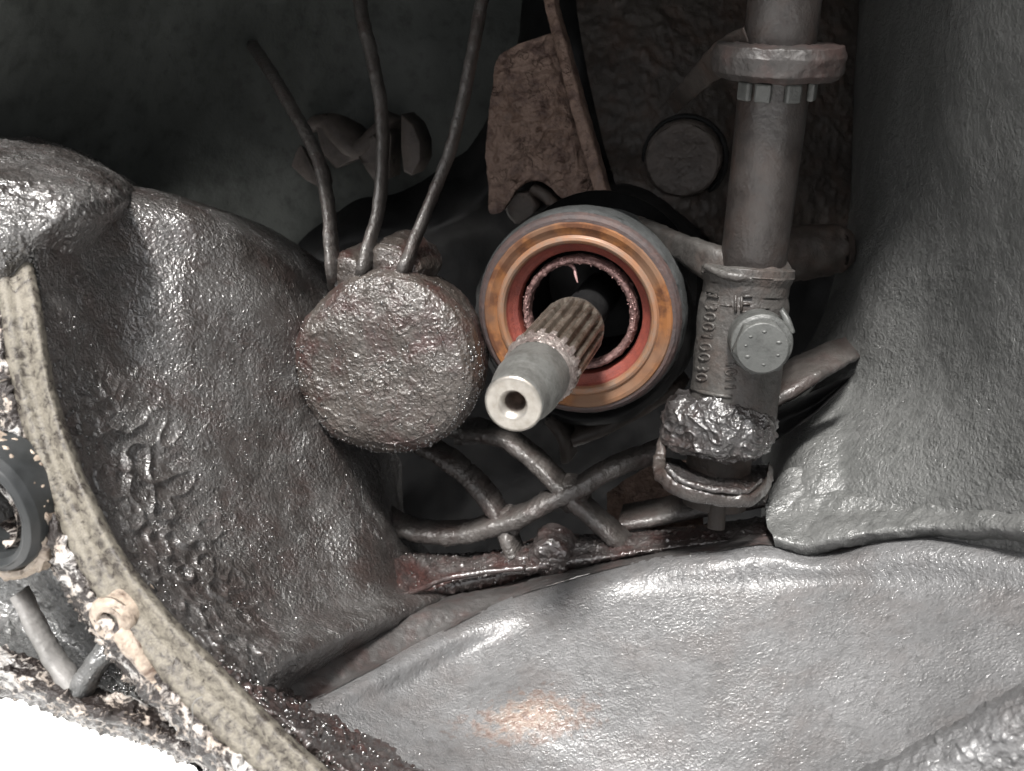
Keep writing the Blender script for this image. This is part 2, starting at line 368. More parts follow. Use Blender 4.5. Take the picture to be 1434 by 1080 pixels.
M_bead = oily('glossy_oil_bead', (0.03, 0.026, 0.024), (0.06, 0.055, 0.05), None, rough=(0.12, 0.22), bump=0.05, coat=1.0, spec=1.0)
def beads(V, n, parent, rmin=0.25, rmax=0.6, sel=None, seed=1):
    """small flattened droplets of oil clinging to a surface"""
    r_ = np.random.RandomState(seed); Q = V if sel is None else V[sel(V)]
    if len(Q) < 10: return
    Q = Q[r_.randint(0, len(Q), n)]; a = np.linspace(0, 2 * math.pi, 8, endpoint=False); base = []; nr = 5
    for k in range(nr):
        p = math.pi * (k + 0.5) / nr; base += [(math.sin(p) * math.cos(t), math.sin(p) * math.sin(t), math.cos(p) * 0.6) for t in a]
    base = np.array(base); f0 = gridfaces(nr, 8, wrap=True); vs = []; fs = []; o = 0
    caps = [tuple(range(8))[::-1], tuple(range((nr - 1) * 8, nr * 8))]
    for q in Q:
        rr = r_.uniform(rmin, rmax) * (1 + (r_.uniform() > 0.9) * 0.5); sc = rr * np.array([r_.uniform(0.8, 1.3), r_.uniform(0.8, 1.5), 1])
        vs.append(q + base * sc + np.array([0, 0, 0.05])); fs += [tuple(int(i) + o for i in f) for f in f0] + [tuple(i + o for i in c) for c in caps]; o += len(base)
    ob = part('oil_beads', np.concatenate(vs), fs, M_bead, parent); ob['kind'] = 'stuff'
def pxs(V):
    d = -V[:, 2]; return V[:, 0] / (K * d) + 717, 540 - V[:, 1] / (K * d)

# ------------------------------------------------------------------ setting: ground
m, nt, b = mat('pale_concrete'); co = coords(nt)
n1 = N(nt, 'ShaderNodeTexNoise', Scale=6, Detail=8, Roughness=0.6); nt.links.new(co, n1.inputs['Vector'])
nt.links.new(mix(nt, n1.outputs[0], (0.78, 0.78, 0.77), (0.86, 0.86, 0.85)), b.inputs['Base Color']); b.inputs['Roughness'].default_value = 0.8
g = 40.0
me = bpy.data.meshes.new('ground'); me.from_pydata([(-g, -g, 0), (g, -g, 0), (g, g, 0), (-g, g, 0)], [], [(0, 1, 2, 3)]); me.materials.append(m)
go = bpy.data.objects.new('ground', me); COL.objects.link(go); go['kind'] = 'structure'; go['label'] = 'sunlit pale ground, blown out to white'

# ------------------------------------------------------------------ the bell housing
H = thing('bell_housing', 'grease-caked grey gearbox bell housing that fills the whole picture', 'gearbox housing', L(640, 1150, 330))
RUST = [(735, 1003)]
# deep back of the casting
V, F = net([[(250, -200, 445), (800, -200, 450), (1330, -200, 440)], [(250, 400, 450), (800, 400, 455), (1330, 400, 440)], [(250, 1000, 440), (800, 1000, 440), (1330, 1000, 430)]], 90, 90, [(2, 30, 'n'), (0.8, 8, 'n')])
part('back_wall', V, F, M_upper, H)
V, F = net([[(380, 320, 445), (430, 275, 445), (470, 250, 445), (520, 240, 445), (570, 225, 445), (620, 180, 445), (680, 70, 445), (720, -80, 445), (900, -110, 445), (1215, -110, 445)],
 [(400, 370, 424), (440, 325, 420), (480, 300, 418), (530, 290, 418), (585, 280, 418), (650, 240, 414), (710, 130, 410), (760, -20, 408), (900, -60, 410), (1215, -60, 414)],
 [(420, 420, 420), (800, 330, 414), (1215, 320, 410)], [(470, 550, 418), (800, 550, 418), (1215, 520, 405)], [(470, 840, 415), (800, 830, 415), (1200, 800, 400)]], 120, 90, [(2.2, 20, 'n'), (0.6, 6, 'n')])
part('shade_pocket', V, F, M_dark, H)  # added dark sheet; its colour paints the shade behind drum, lattice and hub
# upper wall and roof
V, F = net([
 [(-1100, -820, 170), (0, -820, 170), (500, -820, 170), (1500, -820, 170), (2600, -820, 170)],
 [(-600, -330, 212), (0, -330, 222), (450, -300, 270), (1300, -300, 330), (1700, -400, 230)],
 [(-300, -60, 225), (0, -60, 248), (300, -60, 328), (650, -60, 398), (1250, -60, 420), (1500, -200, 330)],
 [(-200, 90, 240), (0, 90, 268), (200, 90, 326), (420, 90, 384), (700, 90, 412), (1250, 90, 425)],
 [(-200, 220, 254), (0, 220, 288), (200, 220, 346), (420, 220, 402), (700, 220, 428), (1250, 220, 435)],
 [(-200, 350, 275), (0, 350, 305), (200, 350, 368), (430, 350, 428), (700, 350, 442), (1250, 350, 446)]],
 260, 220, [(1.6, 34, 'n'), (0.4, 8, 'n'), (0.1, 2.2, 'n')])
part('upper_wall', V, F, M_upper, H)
# dark greasy edge between the flange and the panel
V, F = net([
 [(300, 880, 252), (372, 930, 258), (420, 975, 262), (480, 1000, 262), (560, 1050, 255), (660, 1110, 245)],
 [(290, 905, 226), (345, 945, 230), (400, 982, 238), (455, 1018, 240), (530, 1062, 236), (620, 1120, 228)],
 [(300, 930, 212), (360, 975, 213), (410, 1015, 214), (460, 1055, 214), (520, 1100, 214), (590, 1150, 212)],
 [(290, 950, 215), (350, 995, 215), (400, 1035, 215), (450, 1075, 215), (500, 1115, 215), (560, 1165, 215)]], 260, 110, [(1.0, 6, 'n'), (0.7, 2.2, 'b'), (0.3, 1.1, 'n')])
part('flange_inner_edge', V, F, M_ledge, H); beads(V, 380, H, 0.2, 0.5, seed=2)
# left bulge
bt = [(1.3, 26, 'n'), (0.28, 7, 'n'), (0.06, 1.6, 'n'), (0.08, 2.2, 'b')]
def bulge_mod(B, P):
    # wrinkled, dripping grease along the flange side
    w = np.clip(1 - np.abs(B[..., 0] - (150 + (B[..., 1] - 600) * 0.55)) / 120, 0, 1) * np.clip((B[..., 1] - 470) / 120, 0, 1)
    q = stretch(P, (0.8, 0.6, -0.3), 0.45)
    return w * noise(q, [(1.5, 6, 'r'), (0.8, 3, 'n')])
V, F = net([
 [(40, 330, 340), (120, 300, 350), (250, 320, 365), (400, 380, 390), (500, 430, 420)],
 [(60, 290, 285), (120, 265, 292), (230, 268, 300), (400, 335, 338), (500, 395, 375)],
 [(50, 310, 240), (175, 272, 272), (290, 290, 285), (390, 345, 312), (480, 400, 352)],
 [(58, 420, 226), (180, 372, 259), (290, 380, 273), (380, 410, 290), (480, 440, 330)],
 [(70, 560, 222), (160, 520, 250), (280, 520, 268), (380, 530, 288), (490, 540, 325)],
 [(106, 680, 219), (200, 670, 248), (300, 670, 266), (410, 670, 290), (510, 660, 322), (560, 650, 400)],
 [(180, 800, 217), (262, 785, 246), (330, 780, 262), (440, 770, 286), (525, 745, 310), (560, 735, 350), (570, 730, 420)],
 [(262, 892, 215), (330, 868, 242), (380, 865, 258), (460, 850, 279), (545, 825, 302), (600, 800, 345), (620, 790, 400)],
 [(330, 960, 214), (385, 945, 236), (430, 925, 252), (480, 902, 270), (560, 868, 296), (640, 835, 330), (680, 820, 380)],
 [(372, 985, 222), (402, 970, 254), (440, 950, 276), (490, 924, 290), (560, 892, 312), (640, 860, 340), (700, 840, 380)]],
 430, 560, bt, mod=bulge_mod)
part('differential_bulge', V, F, M_bulge, H); beads(V, 420, H, 0.15, 0.4, sel=lambda v: (pxs(v)[1] > 450) & (pxs(v)[0] < 420) & (v[:, 2] > -290), seed=5)
# shelf at upper left (another flange boss)
V, F = net([
 [(-80, 190, 320), (60, 190, 320), (150, 235, 325), (205, 280, 330), (190, 330, 330)],
 [(-80, 205, 250), (60, 214, 252), (150, 243, 262), (186, 275, 275), (180, 320, 290)],
 [(-80, 235, 226), (40, 245, 230), (130, 262, 238), (170, 285, 252), (172, 320, 275)],
 [(-80, 300, 216), (30, 308, 220), (110, 300, 228), (150, 305, 243), (160, 330, 270)],
 [(-80, 380, 217), (15, 380, 222), (75, 370, 234), (110, 380, 248), (128, 395, 270)],
 [(-80, 470, 218), (15, 470, 225), (60, 470, 236), (85, 470, 250), (100, 470, 270)]],
 200, 200, [(0.9, 10, 'n'), (0.35, 3, 'n'), (0.3, 1.8, 'b')])
part('flange_boss', V, F, M_bulge, H)
# flange face with gasket residue
oe = [(-30, 240), (-18, 320), (-2, 420), (22, 560), (62, 680), (105, 780), (160, 870), (230, 955), (300, 1028), (400, 1115)]
ie = [(34, 240), (44, 320), (62, 420), (88, 560), (120, 655), (168, 755), (235, 845), (325, 938), (405, 1018), (500, 1105)]
ie = [(x * 0.86 + X * 0.14, y * 0.86 + Y * 0.14) for (x, y), (X, Y) in zip(ie, oe)]
dz = [268, 236, 219, 216, 214, 212, 210, 208, 206, 204]
V, F = net([[(x - 9, y + 6, d + 9) for (x, y), d in zip(oe, dz)], [(x - 3, y + 2, d + 1.2) for (x, y), d in zip(oe, dz)], [(x, y, d) for (x, y), d in zip(oe, dz)],
            [((a + c) / 2, (b_ + e) / 2, d) for (a, b_), (c, e), d in zip(oe, ie, dz)],
            [(x, y, d) for (x, y), d in zip(ie, dz)], [(x + 3, y - 2, d + 1.5) for (x, y), d in zip(ie, dz)], [(x + 1, y - 1, d + 14) for (x, y), d in zip(ie, dz)]],
           620, 90, [(0.25, 12, 'n'), (0.15, 2.5, 'n'), (0.06, 1, 'n')])
part('gasket_face', V, F, M_gasket, H)
# crusted lip outside the face
def off(pts, dd, f): return [(x - f * 0.83, y + f * 0.55, d + dd) for (x, y), d in zip(pts, dz)]
V, F = net([off(oe, 30, 30), off(oe, 5, 30), off(oe, 1, 24), off(oe, -0.6, 8), off(oe, 1.4, -6)], 620, 60, [(0.9, 5, 'n'), (0.7, 2, 'b'), (0.4, 1.0, 'n')])
part('flange_lip', V, F, M_crust, H)

# drum boss
ctr = L(533, 514, 291); A2 = np.array([0.12, 0.15, -0.98]); A2 /= np.linalg.norm(A2)
V, F = revolve(ctr, A2, [(0.01, 0.2), (12, 0), (22, 0.5), (25.5, 1.4), (28, 3.2), (29.6, 6.2), (30.2, 10), (29.6, 26), (28, 42)], seg=460, dense=320,
               terms=[(0.9, 16, 'n'), (0.3, 5, 'n'), (0.16, 2.2, 'b'), (0.10, 1.2, 'b'), (0.05, 0.8, 'n')],
               rfun=lambda r, t, th: r * (1 + 0.02 * np.cos(3 * th + 1) + 0.012 * np.cos(2 * th)))
DB = part('drum_boss', V, F, M_drum, H); beads(V, 260, DB, 0.18, 0.42, sel=lambda v: (np.hypot(pxs(v)[0] - 535, pxs(v)[1] - 512) > 112) & (pxs(v)[1] > 480) & (v[:, 2] > -305), seed=4)
beads(V, 200, DB, 0.15, 0.34, sel=lambda v: v[:, 2] > -300, seed=8)
# ears where the curved ribs meet the drum
for c, r in ((L(478, 392, 296), 7.5), (L(535, 384, 296), 9.0), (L(560, 386, 297), 6.0)):
    V, F = revolve(c, AX, [(0.01, 0.6), (r * 0.5, 1.0), (r * 0.85, 2.4), (r, 5), (r * 1.1, 22)], seg=80, dense=60, terms=[(0.7, 6, 'n'), (0.2, 2, 'b')])
    part('rib_foot', V, F, M_drum, DB)
# three curved ribs over the drum
for path, w in (([(346, 62, 364), (356, 78, 346), (374, 106, 331), (405, 160, 318), (438, 225, 306), (452, 290, 298), (456, 345, 294), (459, 385, 294), (463, 408, 300)], 3.8),
                ([(492, -40, 330), (500, 20, 322), (514, 80, 315), (527, 150, 308), (529, 220, 303), (522, 300, 298), (508, 350, 293), (501, 385, 293), (499, 400, 300)], 4.0),
                ([(680, -60, 325), (668, 10, 318), (655, 80, 312), (641, 150, 308), (622, 220, 303), (594, 290, 298), (574, 340, 294), (557, 386, 293), (552, 400, 300)], 4.2)):
    V, F = sweep(path, ribprof(w * 0.72, 6, r=0.4, draft=0.12, seg=6), [(0.25, 4, 'n'), (0.12, 1.2, 'n')], n=150, wscale=[1.25, 1.05, 0.95, 0.9, 0.9, 0.95, 1.1])
    part('curved_rib', V, F, M_rib, H)
# dim webs seen between them
V, F = sweep([(425, 175, 398), (450, 175, 394), (470, 195, 392), (490, 212, 392), (520, 190, 394), (540, 165, 398)], ribprof(7, 20, seg=5), [(0.5, 6, 'n')], n=60)
part('inner_web', V, F, M_plug, H)
V, F = slab([(438, 162, 396), (455, 160, 396), (474, 185, 394), (492, 212, 394), (520, 192, 394), (536, 180, 394), (548, 190, 394), (545, 250, 396), (525, 255, 396), (505, 222, 395), (485, 228, 395), (470, 236, 396), (452, 215, 396)], 395, 12, terms=[(0.5, 5, 'n')], bulge=1)
part('inner_web', V, F, M_plug, H)
V, F = slab([(562, 160, 386), (578, 175, 386), (588, 200, 385), (588, 225, 385), (576, 246, 386), (566, 240, 387), (562, 205, 388)], 386, 14, terms=[(0.4, 5, 'n')], bulge=1.2)
part('inner_boss', V, F, M_plug, H)
V, F = slab([(400, 180, 402), (420, 200, 400), (440, 240, 398), (446, 262, 398), (428, 252, 400), (408, 232, 402), (398, 205, 404)], 400, 14, terms=[(0.4, 5, 'n')], bulge=1)
part('inner_boss', V, F, M_plug, H)

# middle wall right of the folded strip, with the plug and pads
V, F = net([
 [(800, -120, 400), (900, -120, 396), (1100, -120, 396), (1230, -120, 400)],
 [(815, 60, 386), (900, 60, 380), (1000, 90, 380), (1100, 100, 388), (1230, 100, 400)],
 [(845, 200, 378), (900, 200, 374), (1000, 200, 374), (1090, 200, 388), (1230, 200, 400)],
 [(868, 275, 374), (920, 300, 372), (1000, 330, 374), (1090, 300, 388), (1230, 300, 400)],
 [(880, 300, 420), (940, 345, 420), (1010, 370, 420), (1100, 370, 420), (1230, 370, 420)]], 180, 160, [(1.2, 14, 'n'), (0.7, 4, 'n'), (0.5, 2.2, 'b')])
part('middle_wall', V, F, M_mid, H)
# lattice ribs below the shaft
for path, w in (([(625, 608, 345), (650, 612, 340), (700, 622, 334), (745, 655, 330), (790, 700, 326), (828, 735, 324), (862, 765, 322), (885, 790, 330)], 4.6),
                ([(575, 628, 338), (610, 645, 336), (648, 675, 334), (678, 708, 331), (700, 748, 328), (714, 785, 326)], 4.4),
                ([(535, 735, 345), (556, 748, 338), (590, 756, 334), (640, 757, 330), (690, 745, 327), (725, 733, 326), (765, 712, 325), (805, 694, 325), (850, 668, 328), (925, 638, 335)], 5.4)):
    V, F = sweep(path, ribprof(w * 0.95, 10, r=0.25, draft=0.12, seg=6), [(0.5, 5, 'n'), (0.25, 1.3, 'b'), (0.15, 0.9, 'n')], n=170, wscale=[0.8, 1, 1.05, 1, 1.05, 1])
    part('lattice_rib', V, F, M_rib, H)
V, F = revolve(L(795, 703, 327), AX, [(0.01, 1.2), (4, 1.4), (5.5, 2.2), (6.2, 4), (6.5, 10)], seg=60, dense=40, terms=[(0.6, 5, 'n'), (0.25, 1.3, 'b')])
part('lattice_node', V, F, M_rib, H)
V, F = revolve(L(703, 744, 329), AX, [(0.01, 1.0), (3, 1.2), (4.4, 2), (5, 4), (5.5, 10)], seg=60, dense=40, terms=[(0.6, 5, 'n'), (0.25, 1.3, 'b')])
part('lattice_node', V, F, M_rib, H)
# brown pocket floor to the right of the lattice and beam under it
V, F = net([[(850, 690, 372), (905, 655, 374), (985, 640, 378)], [(850, 722, 358), (905, 722, 358), (985, 715, 358)], [(850, 745, 352), (905, 742, 352), (985, 735, 350)]], 70, 50, [(0.6, 6, 'n'), (0.3, 2, 'n')])
part('pocket_floor', V, F, M_plate, H)
V, F = sweep([(866, 742, 342), (920, 732, 340), (985, 720, 336), (1080, 705, 328)], ribprof(4.5, 14, seg=5), [(0.3, 5, 'n'), (0.15, 1.4, 'n')], n=70)
part('cross_beam', V, F, M_rib, H)
# casting behind the bearing, lower side
V, F = sweep([(800, 622, 352), (850, 602, 350), (905, 572, 345), (950, 545, 340)], ribprof(5, 20, seg=5), [(0.4, 5, 'n')], n=50)
part('back_rib', V, F, M_mid, H)
V, F = sweep([(765, 590, 350), (785, 618, 348), (790, 650, 352)], ribprof(3.5, 12, seg=5), [(0.3, 5, 'n')], n=30)
part('back_rib', V, F, M_mid, H)
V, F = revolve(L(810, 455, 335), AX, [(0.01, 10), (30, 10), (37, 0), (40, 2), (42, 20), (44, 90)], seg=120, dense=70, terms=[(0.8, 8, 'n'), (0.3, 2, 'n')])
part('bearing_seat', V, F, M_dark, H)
V, F = net([[(640, 590, 362), (668, 583, 362), (700, 596, 362)], [(636, 604, 350), (668, 600, 350), (704, 606, 350)], [(636, 625, 352), (668, 622, 352), (704, 625, 352)]], 40, 30, [(0.5, 4, 'n')])
part('pale_pad', V, F, M_rib, H)

# ledge strip under the lattice
V, F = net([
 [(490, 830, 352), (540, 790, 372), (620, 778, 372), (700, 772, 370), (760, 750, 365), (850, 748, 360), (960, 738, 355), (1090, 722, 350)],
 [(465, 815, 300), (545, 782, 318), (620, 782, 334), (700, 776, 333), (760, 762, 330), (850, 756, 328), (960, 745, 324), (1090, 728, 314)],
 [(455, 845, 290), (530, 812, 306), (620, 800, 325), (700, 790, 325), (760, 780, 324), (850, 770, 322), (960, 756, 318), (1090, 745, 308)],
 [(450, 890, 286), (545, 842, 302), (620, 824, 318), (700, 808, 320), (760, 795, 320), (850, 782, 318), (960, 766, 315), (1090, 755, 306)],
 [(440, 925, 300), (545, 885, 335), (620, 860, 345), (700, 838, 345), (760, 822, 345), (850, 806, 345), (960, 790, 340), (1090, 780, 335)]],
 420, 110, [(0.7, 8, 'n'), (0.35, 2.6, 'n'), (0.4, 1.6, 'b'), (0.4, 4, 'c')])
part('ledge', V, F, M_ledge, H); beads(V, 160, H, 0.18, 0.4, sel=lambda v: pxs(v)[0] < 760, seed=6)
V, F = sweep([(545, 832, 303), (556, 834, 304), (590, 825, 310), (620, 812, 315), (670, 802, 317), (712, 797, 317), (735, 795, 317)], circprof(1.1, 8, 1.4), [(0.25, 3, 'n')], n=90)
part('ledge_seam', V, F, M_ledge, H)
V, F = revolve(L(765, 790, 319), AX, [(0.01, 1.2), (4, 1.4), (6.4, 2.2), (7.4, 4), (8, 14)], seg=80, dense=50, terms=[(0.7, 5, 'n'), (0.35, 1.4, 'b'), (0.4, 3, 'c')])
part('ledge_boss', V, F, M_ledge, H)
# bottom panel
line1 = [(392, 958, 258), (462, 914, 277), (534, 880, 292), (614, 848, 303), (700, 824, 310), (800, 797, 314), (900, 775, 314), (1000, 762, 308), (1085, 752, 302), (1115, 764, 298), (1250, 745, 283), (1434, 748, 258), (1620, 760, 232), (2000, 800, 185)]
crest = [(425, 985, 257), (490, 952, 270), (556, 918, 283), (634, 876, 297), (700, 843, 306), (800, 808, 312), (900, 784, 311), (1000, 770, 303), (1085, 762, 298), (1125, 772, 295), (1250, 755, 280), (1434, 760, 255), (1620, 775, 229), (2000, 815, 182)]
shoulder = [[(x, y - 10, d + 22) for x, y, d in line1], [(x, y, d + (1 if x < 650 else 10 if x < 1000 else 2)) for x, y, d in line1], [(x, y - 1.5, d + 1.2) for x, y, d in crest], [(x, y + 3, d - 1.5) for x, y, d in crest]]
V, F = net(shoulder, 640, 60, [(0.5, 12, 'n'), (0.2, 2.5, 'n'), (0.1, 1.3, 'b')])
part('panel_shoulder', V, F, M_shoulder, H)
V, F = net([[(x, y + 6, d + 6) for x, y, d in crest], [(x, y - 0.5, d + 0.6) for x, y, d in crest], [(x, y + 3, d - 1.6) for x, y, d in crest],
 [(460, 1008, 252), (560, 968, 274), (650, 922, 289), (760, 878, 292), (880, 845, 297), (1000, 830, 293), (1130, 825, 285), (1260, 820, 269), (1434, 830, 243), (1620, 850, 217), (2000, 890, 175)],
 [(500, 1050, 246), (640, 1020, 264), (760, 985, 266), (900, 955, 271), (1050, 935, 267), (1200, 920, 255), (1434, 905, 229), (1620, 915, 205), (2000, 950, 165)],
 [(540, 1095, 237), (760, 1070, 251), (900, 1055, 251), (1050, 1040, 247), (1200, 1020, 237), (1434, 985, 214), (1620, 980, 195), (2000, 1000, 158)],
 [(560, 1160, 228), (760, 1150, 236), (900, 1150, 236), (1050, 1130, 230), (1200, 1110, 221), (1434, 1060, 200), (1620, 1050, 185), (2000, 1060, 150)],
 [(600, 1400, 190), (900, 1450, 180), (1434, 1350, 165), (1620, 1250, 160), (2000, 1200, 135)]],
 640, 400, [(0.9, 32, 'n'), (0.12, 5, 'n'), (0.06, 1.8, 'n')])
P_panel = part('lower_panel', V, F, M_panel, H)
# right lower lip
V, F = net([
 [(1160, 1095, 248), (1300, 1030, 238), (1434, 955, 228), (1600, 880, 208)],
 [(1175, 1100, 216), (1310, 1036, 208), (1440, 962, 199), (1600, 888, 188)],
 [(1190, 1108, 211), (1325, 1045, 203), (1450, 972, 194), (1600, 900, 184)],
 [(1260, 1160, 204), (1400, 1095, 196), (1500, 1020, 188), (1650, 950, 178)],
 [(1360, 1240, 200), (1500, 1180, 190), (1620, 1100, 180), (1750, 1030, 170)]], 220, 120, [(0.8, 6, 'n'), (0.5, 2.2, 'b'), (0.3, 1.3, 'n')])
part('lower_lip', V, F, M_panel, H)
# right wall
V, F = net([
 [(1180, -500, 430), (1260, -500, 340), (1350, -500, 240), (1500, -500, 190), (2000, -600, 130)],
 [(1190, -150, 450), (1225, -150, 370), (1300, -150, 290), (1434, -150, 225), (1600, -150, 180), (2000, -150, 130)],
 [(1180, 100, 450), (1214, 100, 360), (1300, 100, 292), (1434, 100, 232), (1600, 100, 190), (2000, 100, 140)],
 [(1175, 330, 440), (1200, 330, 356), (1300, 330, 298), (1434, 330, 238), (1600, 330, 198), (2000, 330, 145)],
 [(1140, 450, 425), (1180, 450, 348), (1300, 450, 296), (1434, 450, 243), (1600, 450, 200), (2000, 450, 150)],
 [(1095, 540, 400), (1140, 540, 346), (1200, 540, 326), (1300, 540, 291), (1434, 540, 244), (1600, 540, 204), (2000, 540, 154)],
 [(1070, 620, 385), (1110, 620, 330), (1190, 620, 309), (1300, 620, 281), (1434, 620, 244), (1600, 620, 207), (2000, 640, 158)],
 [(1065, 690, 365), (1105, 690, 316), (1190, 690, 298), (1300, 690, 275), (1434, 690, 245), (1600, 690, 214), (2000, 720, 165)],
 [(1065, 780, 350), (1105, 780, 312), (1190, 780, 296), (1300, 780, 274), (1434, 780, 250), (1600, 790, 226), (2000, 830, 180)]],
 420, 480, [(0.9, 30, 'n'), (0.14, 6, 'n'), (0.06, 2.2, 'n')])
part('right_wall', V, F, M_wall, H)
# folded swelling low on the right
V, F = net([
 [(1318, 790, 286), (1332, 712, 281), (1376, 656, 264), (1450, 616, 246), (1560, 590, 222)],
 [(1324, 790, 281), (1342, 716, 275), (1386, 664, 258), (1452, 626, 240), (1560, 604, 217)],
 [(1345, 790, 278), (1370, 735, 268), (1412, 695, 253), (1470, 662, 236), (1560, 640, 214)],
 [(1430, 820, 268), (1450, 770, 258), (1480, 730, 244), (1540, 700, 226), (1600, 690, 210)]], 120, 90, [(0.4, 8, 'n'), (0.1, 2, 'n')])
part('wall_swelling', V, F, M_wall, H)
# foot pad running out to the right
V, F = net([
 [(1078, 690, 318), (1100, 660, 316), (1180, 672, 306), (1300, 696, 286), (1434, 716, 256), (1600, 735, 228)],
 [(1072, 705, 309), (1100, 684, 310), (1180, 692, 298), (1300, 704, 276), (1434, 722, 246), (1600, 740, 218)],
 [(1074, 735, 302), (1105, 722, 302), (1180, 714, 294), (1300, 716, 273), (1434, 732, 242), (1600, 750, 216)],
 [(1084, 755, 294), (1118, 764, 290), (1180, 752, 282), (1300, 742, 268), (1434, 752, 243), (1600, 768, 216)],
 [(1090, 785, 306), (1120, 790, 305), (1180, 780, 298), (1300, 772, 286), (1434, 778, 260), (1600, 790, 236)]], 300, 80, [(0.9, 9, 'n'), (0.25, 3.0, 'n'), (0.12, 1.8, 'b')])
part('foot_pad', V, F, M_wall, H)
# short rib on the right wall with a pocket under it
V, F = sweep([(1085, 566, 304), (1120, 545, 304), (1160, 523, 309), (1192, 507, 320), (1212, 498, 334)], ribprof(4.5, 26, seg=6), [(0.4, 5, 'n'), (0.15, 1.4, 'n')], n=60, wscale=[1, 1, 0.85, 0.6, 0.3])
part('wall_rib', V, F, M_rib, H)
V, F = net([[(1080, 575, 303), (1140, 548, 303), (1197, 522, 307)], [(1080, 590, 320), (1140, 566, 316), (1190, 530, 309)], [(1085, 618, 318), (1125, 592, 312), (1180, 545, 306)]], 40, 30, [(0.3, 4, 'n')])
part('wall_pocket', V, F, M_dark, H)  # black net over the wall imitates shade in the hollow below the rib
# brown boss half hidden behind the rod
V, F = revolve(L(1140, 352, 350), (-1, -0.15, 0.1), [(0.01, -14), (7, -13), (9.5, -9), (10, 0), (10, 30)], seg=60, dense=40, terms=[(0.8, 5, 'n'), (0.3, 1.5, 'n')])
part('side_boss', V, F, M_mid, H)

# outside of the flange, lower left
V, F = net([
 [(-200, 520, 250), (-60, 560, 246), (30, 640, 242), (100, 790, 236), (200, 930, 232), (330, 1060, 228)],
 [(-200, 700, 268), (-60, 700, 266), (10, 760, 262), (90, 850, 258), (180, 950, 250), (320, 1075, 240)],
 [(-200, 830, 272), (-60, 840, 270), (20, 870, 266), (90, 910, 262), (180, 975, 250), (310, 1085, 236)],
 [(-200, 890, 240), (-60, 915, 240), (20, 935, 238), (90, 965, 236), (180, 1005, 232), (300, 1095, 226)]], 260, 200, [(1.5, 14, 'n'), (0.6, 4, 'n'), (0.5, 2, 'b')])
part('outer_pocket', V, F, M_outer, H); beads(V, 420, H, 0.2, 0.55, sel=lambda v: (pxs(v)[1] > 930) & (pxs(v)[0] > 120), seed=3)
rim = [(-120, 905), (-10, 930), (60, 957), (120, 985), (200, 1012), (270, 1045), (340, 1090), (400, 1140)]
V, F = net([[(x + 6, y - 26, 232) for x, y in rim], [(x, y - 12, 226) for x, y in rim], [(x, y, 222) for x, y in rim], [(x - 4, y + 10, 221) for x, y in rim], [(x - 8, y + 17, 224) for x, y in rim], [(x - 6, y + 34 - 0.05 * max(x, 0), 236) for x, y in rim], [(x + 20, y + 28 - 0.06 * max(x, 0), 262) for x, y in rim]],
           320, 90, [(0.8, 6, 'n'), (0.6, 2, 'b'), (0.35, 1, 'n')])
part('outer_rim', V, F, M_crust, H)
V, F = sweep([(14, 838, 226), (40, 890, 225), (68, 940, 224), (92, 975, 223)], ribprof(2.9, 5, seg=5, draft=0.1), [(0.3, 4, 'n'), (0.15, 1.2, 'n')], n=60, wscale=[0.9, 0.9, 1, 1.3])
part('outer_web', V, F, M_web, H)
V, F = sweep([(150, 900, 226), (132, 925, 224), (108, 958, 223), (92, 985, 222)], ribprof(5.0, 6, seg=5, draft=0.1), [(0.4, 4, 'n'), (0.15, 1.2, 'n')], n=60, wscale=[1.1, 1, 0.9, 1])
part('outer_web', V, F, M_outer, H)
# threaded bolt hole in a cream boss
hole = L(150, 874, 208.5)
V, F = revolve(hole, AX, [(2.7, 14), (2.7, 0.6), (2.9, 0.1), (4.6, 0.2), (5.3, 0.8), (5.7, 2), (6.0, 6)], seg=80, dense=50, terms=[(0.35, 5, 'n'), (0.1, 1.5, 'n')])
BB = part('bolt_boss', V, F, M_cream, H)
V, F = revolve(hole + AX * 14, AX, [(0.01, 0), (2.9, 0), (2.9, 0.2)], seg=30)
part('bolt_hole', V, F, M_dark, BB)
V, F = sweep([(158, 890, 207), (178, 915, 207), (200, 945, 207), (225, 972, 207)], ribprof(4.5, 5, seg=5), [(0.4, 4, 'n'), (0.15, 1.2, 'n')], n=60, wscale=[0.9, 1, 0.7, 0.2])
part('cream_strip', V, F, M_cream, H)
# tab and dark hole at the bottom edge
V, F = slab([(288, 1036, 215), (310, 1050, 215), (330, 1062, 215), (322, 1080, 215), (300, 1085, 215), (282, 1065, 215)], 215, 8, terms=[(0.3, 3, 'n')])
part('small_tab', V, F, M_web, H)
V, F = revolve(L(352, 1082, 222), AX, [(0.01, 0), (5.5, 0), (6.4, -4), (7.2, -4.2), (7.6, 3)], seg=50)
part('edge_hole', V, F, M_rubber, H)

# ------------------------------------------------------------------ rubber seal in the left opening
S = thing('rubber_seal', 'black rubber ring seal with a rusty pipe end inside at the left edge', 'seal', L(-20, 720, 214))
V, F = revolve(L(-28, 722, 210), AX, [(10.5, 10), (10.0, 3), (10.6, 1), (12, 0), (13.4, 0.8), (14.1, 3), (14.2, 12)], seg=120, dense=60, terms=[(0.1, 3, 'n')], sx=0.95, sy=1.1)
part('seal_ring', V, F, M_rubber, S)
V, F = revolve(L(-26, 724, 214), AX, [(7.6, 20), (7.8, 4), (8.6, 1.5), (9.8, 3), (10.2, 12)], seg=90, dense=50, terms=[(0.4, 3, 'n'), (0.3, 1.4, 'b')], sx=0.95, sy=1.1)
part('crusted_pipe', V, F, M_crust, S)
V, F = revolve(L(-26, 724, 228), AX, [(0.01, 0), (5, 0), (6, -3), (6.8, -3), (7.6, 4)], seg=60, sx=0.95, sy=1.1)
part('inner_tube', V, F, M_outer, S)
